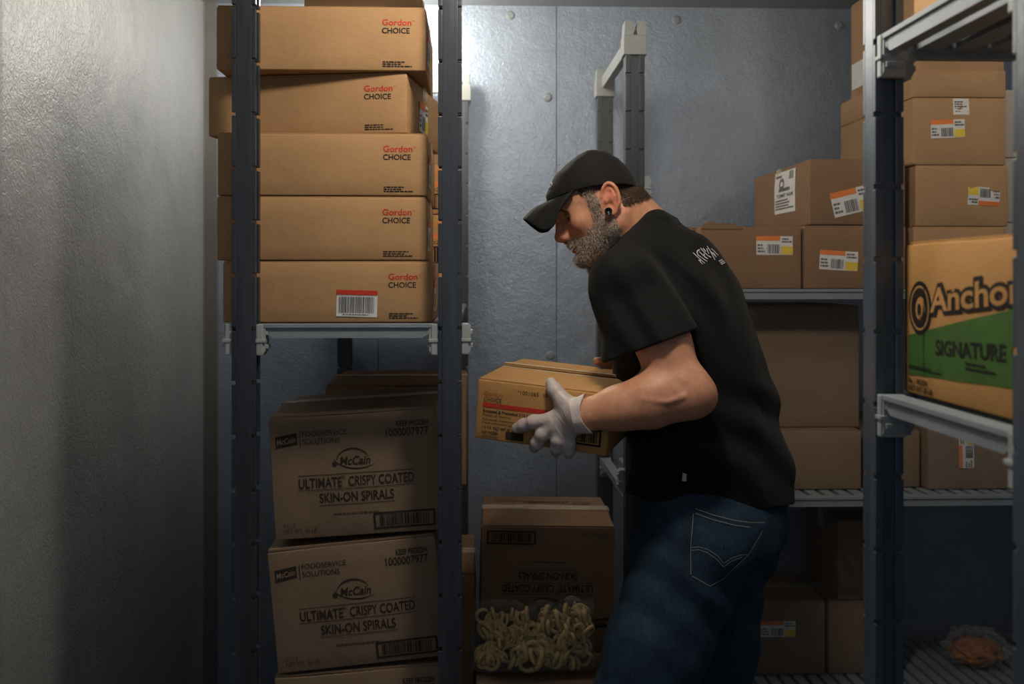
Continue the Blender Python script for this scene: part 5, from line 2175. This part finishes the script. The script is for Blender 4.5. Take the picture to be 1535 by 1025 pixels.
ribbons('cap_lettering', 'tee_print', cap_o, ct_, [[(828, 268), (825, 272), (829, 276), (826, 280), (823, 281)], [(829, 267), (831, 265)], [(823, 275), (822, 281)]], 0.0022, 5, 0.0016)

# ---- glove on the near hand
FX_ = (WRI - ELB) / np.linalg.norm(WRI - ELB)
CUFF = WRI + FX_ * 0.012


def glove_sdf(p):
    d = smin(arm_left(p), left_hand(p), 0.012) - 0.0017
    # pulled creases across the back of the hand
    q = p - palm_b
    g = np.exp(-(((p - onface(857, 634, 0.03)) ** 2).sum(1)) / 0.030 ** 2)
    d = d - 0.0024 * np.abs(np.sin((q @ A3(0.80, 0, 0.60)) * 175 + 1.1 * wave(p, 40, 3))) ** 10 * g
    g = np.exp(-(((p - fing['index'][0][1]) ** 2).sum(1)) / 0.020 ** 2)
    d = d - 0.0008 * np.abs(np.sin((q @ A3(0.98, 0, 0.10)) * 330)) ** 3 * g
    return np.maximum(d, -plane(p, CUFF - FX_ * 0.012, FX_))


M['glove'] = nodes_of('thin_white_glove')[0]
nt = M['glove'].node_tree
b_ = nt.nodes['Principled BSDF']
b_.inputs['Base Color'].default_value = (0.74, 0.66, 0.645, 1)
b_.inputs['Roughness'].default_value = 0.38
tr_ = N(nt, 'ShaderNodeBsdfTransparent')
mx_ = N(nt, 'ShaderNodeMixShader')
mx_.inputs[0].default_value = 0.74
nt.links.new(tr_.outputs[0], mx_.inputs[1])
nt.links.new(b_.outputs[0], mx_.inputs[2])
nt.links.new(mx_.outputs[0], nt.nodes['Material Output'].inputs['Surface'])
bump(nt, b_, noisy(nt, coords(nt), 130, 4), 0.35, 0.003)
GV, GF = surface_nets(glove_sdf, palm_b + A3(-0.10, -0.09, -0.10), palm_b + A3(0.10, 0.09, 0.10), 0.0016)
glove = np_mesh('glove', GV, GF, 'glove', person)
tag(glove, 'thin white disposable glove')
gt = tree_of(GV, GF)
M['glove_fold'] = mat_plain('glove_fold', (0.80, 0.75, 0.74), 0.35)
ZH = lambda L: [(720 + x / 7.675, 560 + y / 7.675) for x, y in L]
for ln in ([(920, 390), (955, 500), (1030, 600), (1060, 640)], [(870, 510), (940, 610), (1040, 705), (1130, 745)], [(795, 560), (820, 650), (860, 750), (930, 865)], [(860, 590), (900, 680), (980, 765), (1080, 825)],
           [(770, 700), (820, 790)], [(520, 545), (530, 600)], [(580, 535), (600, 580)], [(690, 530), (690, 600)]):
    ribbons('fold', 'glove_fold', glove, gt, [ZH(ln)], 0.0011, 8, 0.0006)
# flared cuff with a rolled edge
cv2, cf2 = [], []
n = 48
g1 = np.cross(FX_, A3(0, 0, 1))
g1 /= np.linalg.norm(g1)
g2 = np.cross(FX_, g1)
prof = [(0.012, 0.0280), (0.006, 0.0295), (0.000, 0.0315), (-0.006, 0.0335), (-0.010, 0.0348), (-0.0120, 0.0358), (-0.0138, 0.0348), (-0.0120, 0.0338)]
for t, rr in prof:
    for j in range(n):
        a = 2 * PI * j / n
        wv = 1 + 0.05 * math.sin(3 * a + 0.5) * (rr > 0.030) + 0.03 * math.sin(7 * a)
        sk = 0.012 * math.sin(a * 2 + 1.2) * max(0, (0.006 - t) / 0.03)
        cv2.append(CUFF + FX_ * (t - 0.006 + sk) + (g1 * math.cos(a) * 0.92 + g2 * math.sin(a)) * (rr + 0.0022) * wv)
for i in range(len(prof) - 1):
    for j in range(n):
        cf2.append((i * n + j, i * n + (j + 1) % n, (i + 1) * n + (j + 1) % n, (i + 1) * n + j))
np_mesh('cuff', np.array(cv2), np.array(cf2), 'glove', glove, loc=MANA)

# ---- the carton in his hands
mw = Matrix(((hx[0], hy[0], hz_[0], 0), (hx[1], hy[1], hz_[1], 0), (hx[2], hy[2], hz_[2], 0), (0, 0, 0, 1)))
base = K(HW / 2, HD / 2, -HH)
mw.translation = Vector(base)
hc = Carton("golden tan carton with red stripe and black print, held in the man's hands", (HW, HD, HH), (0, 0, 0), mat='card_e', seed=130, bulge=0.002, rough=0.001, tape=False, lift=0.010, matrix=mw, edge=True)
Lf = hc.front
Print().text('Gordon', 0.015, HH - 0.034, 0.009, 0.040).rect(0.014, HH - 0.057, HW - 0.06, HH - 0.048).build('red_lettering', 'red', hc.root, Lf())
pb = Print().text('CHOICE', 0.015, HH - 0.0455, 0.0085, 0.038)
pb.text('B-roasted & Precooked 2/10 lb', 0.015, HH - 0.068, 0.0065, 0.098, bold=0.02)
pb.text('Pollo al horno', 0.015, HH - 0.076, 0.0055, 0.060).text('Fully cooked chicken breast', 0.015, HH - 0.0845, 0.0055, 0.072).text('Poulet entierement cuit', 0.015, HH - 0.0915, 0.0055, 0.066)
pb.text('1 0 0 0  NET WT 20 LB', 0.015, HH - 0.1015, 0.0060, 0.070, bold=0.02).text('KEEP FROZEN', 0.015, HH - 0.112, 0.0058, 0.034, bold=0.02).text('CONGELADO', 0.015, HH - 0.1195, 0.005, 0.034)
pb.text('*1001065  10 lb', 0.085, HH - 0.0235, 0.008, 0.075)
pb.build('black_lettering', 'black', hc.root, Lf())
Print().rect(0.066, 0.006, 0.104, 0.022).build('stamp_patch', 'brownink', hc.root, Lf())
o = Print().frame(HW - 0.080, 0.016, HW - 0.012, 0.050, 0.004)
o.bars(HW - 0.072, 0.022, HW - 0.020, 0.046, 5, 0.0012)
o.build('barcode', 'black', hc.root, Lf())
Print().rect(0.044, 0.02, 0.0495, HH - 0.004).build('tape_strip', 'tape', hc.root, Lf(0.0014))

# ------------------------------------------------------------------ cold haze that hangs in the freezer
hz = MB().box((XL + 0.006, 2.28, 0.002), (XR - 0.002, BACK_Y - 0.012, CEIL - 0.002)).build('freezer_haze', None)
hm = bpy.data.materials.new('cold_haze')
hm.use_nodes = True
nt = hm.node_tree
nt.nodes.remove(nt.nodes['Principled BSDF'])
vs = N(nt, 'ShaderNodeVolumeScatter')
vs.inputs['Color'].default_value = (0.86, 0.92, 1.0, 1)
vs.inputs['Density'].default_value = 0.11
vs.inputs['Anisotropy'].default_value = 0.2
nt.links.new(vs.outputs[0], nt.nodes['Material Output'].inputs['Volume'])
hz.data.materials.append(hm)
tag(hz, 'thin cold haze hanging in the freezer air', 'haze', None, 'stuff')
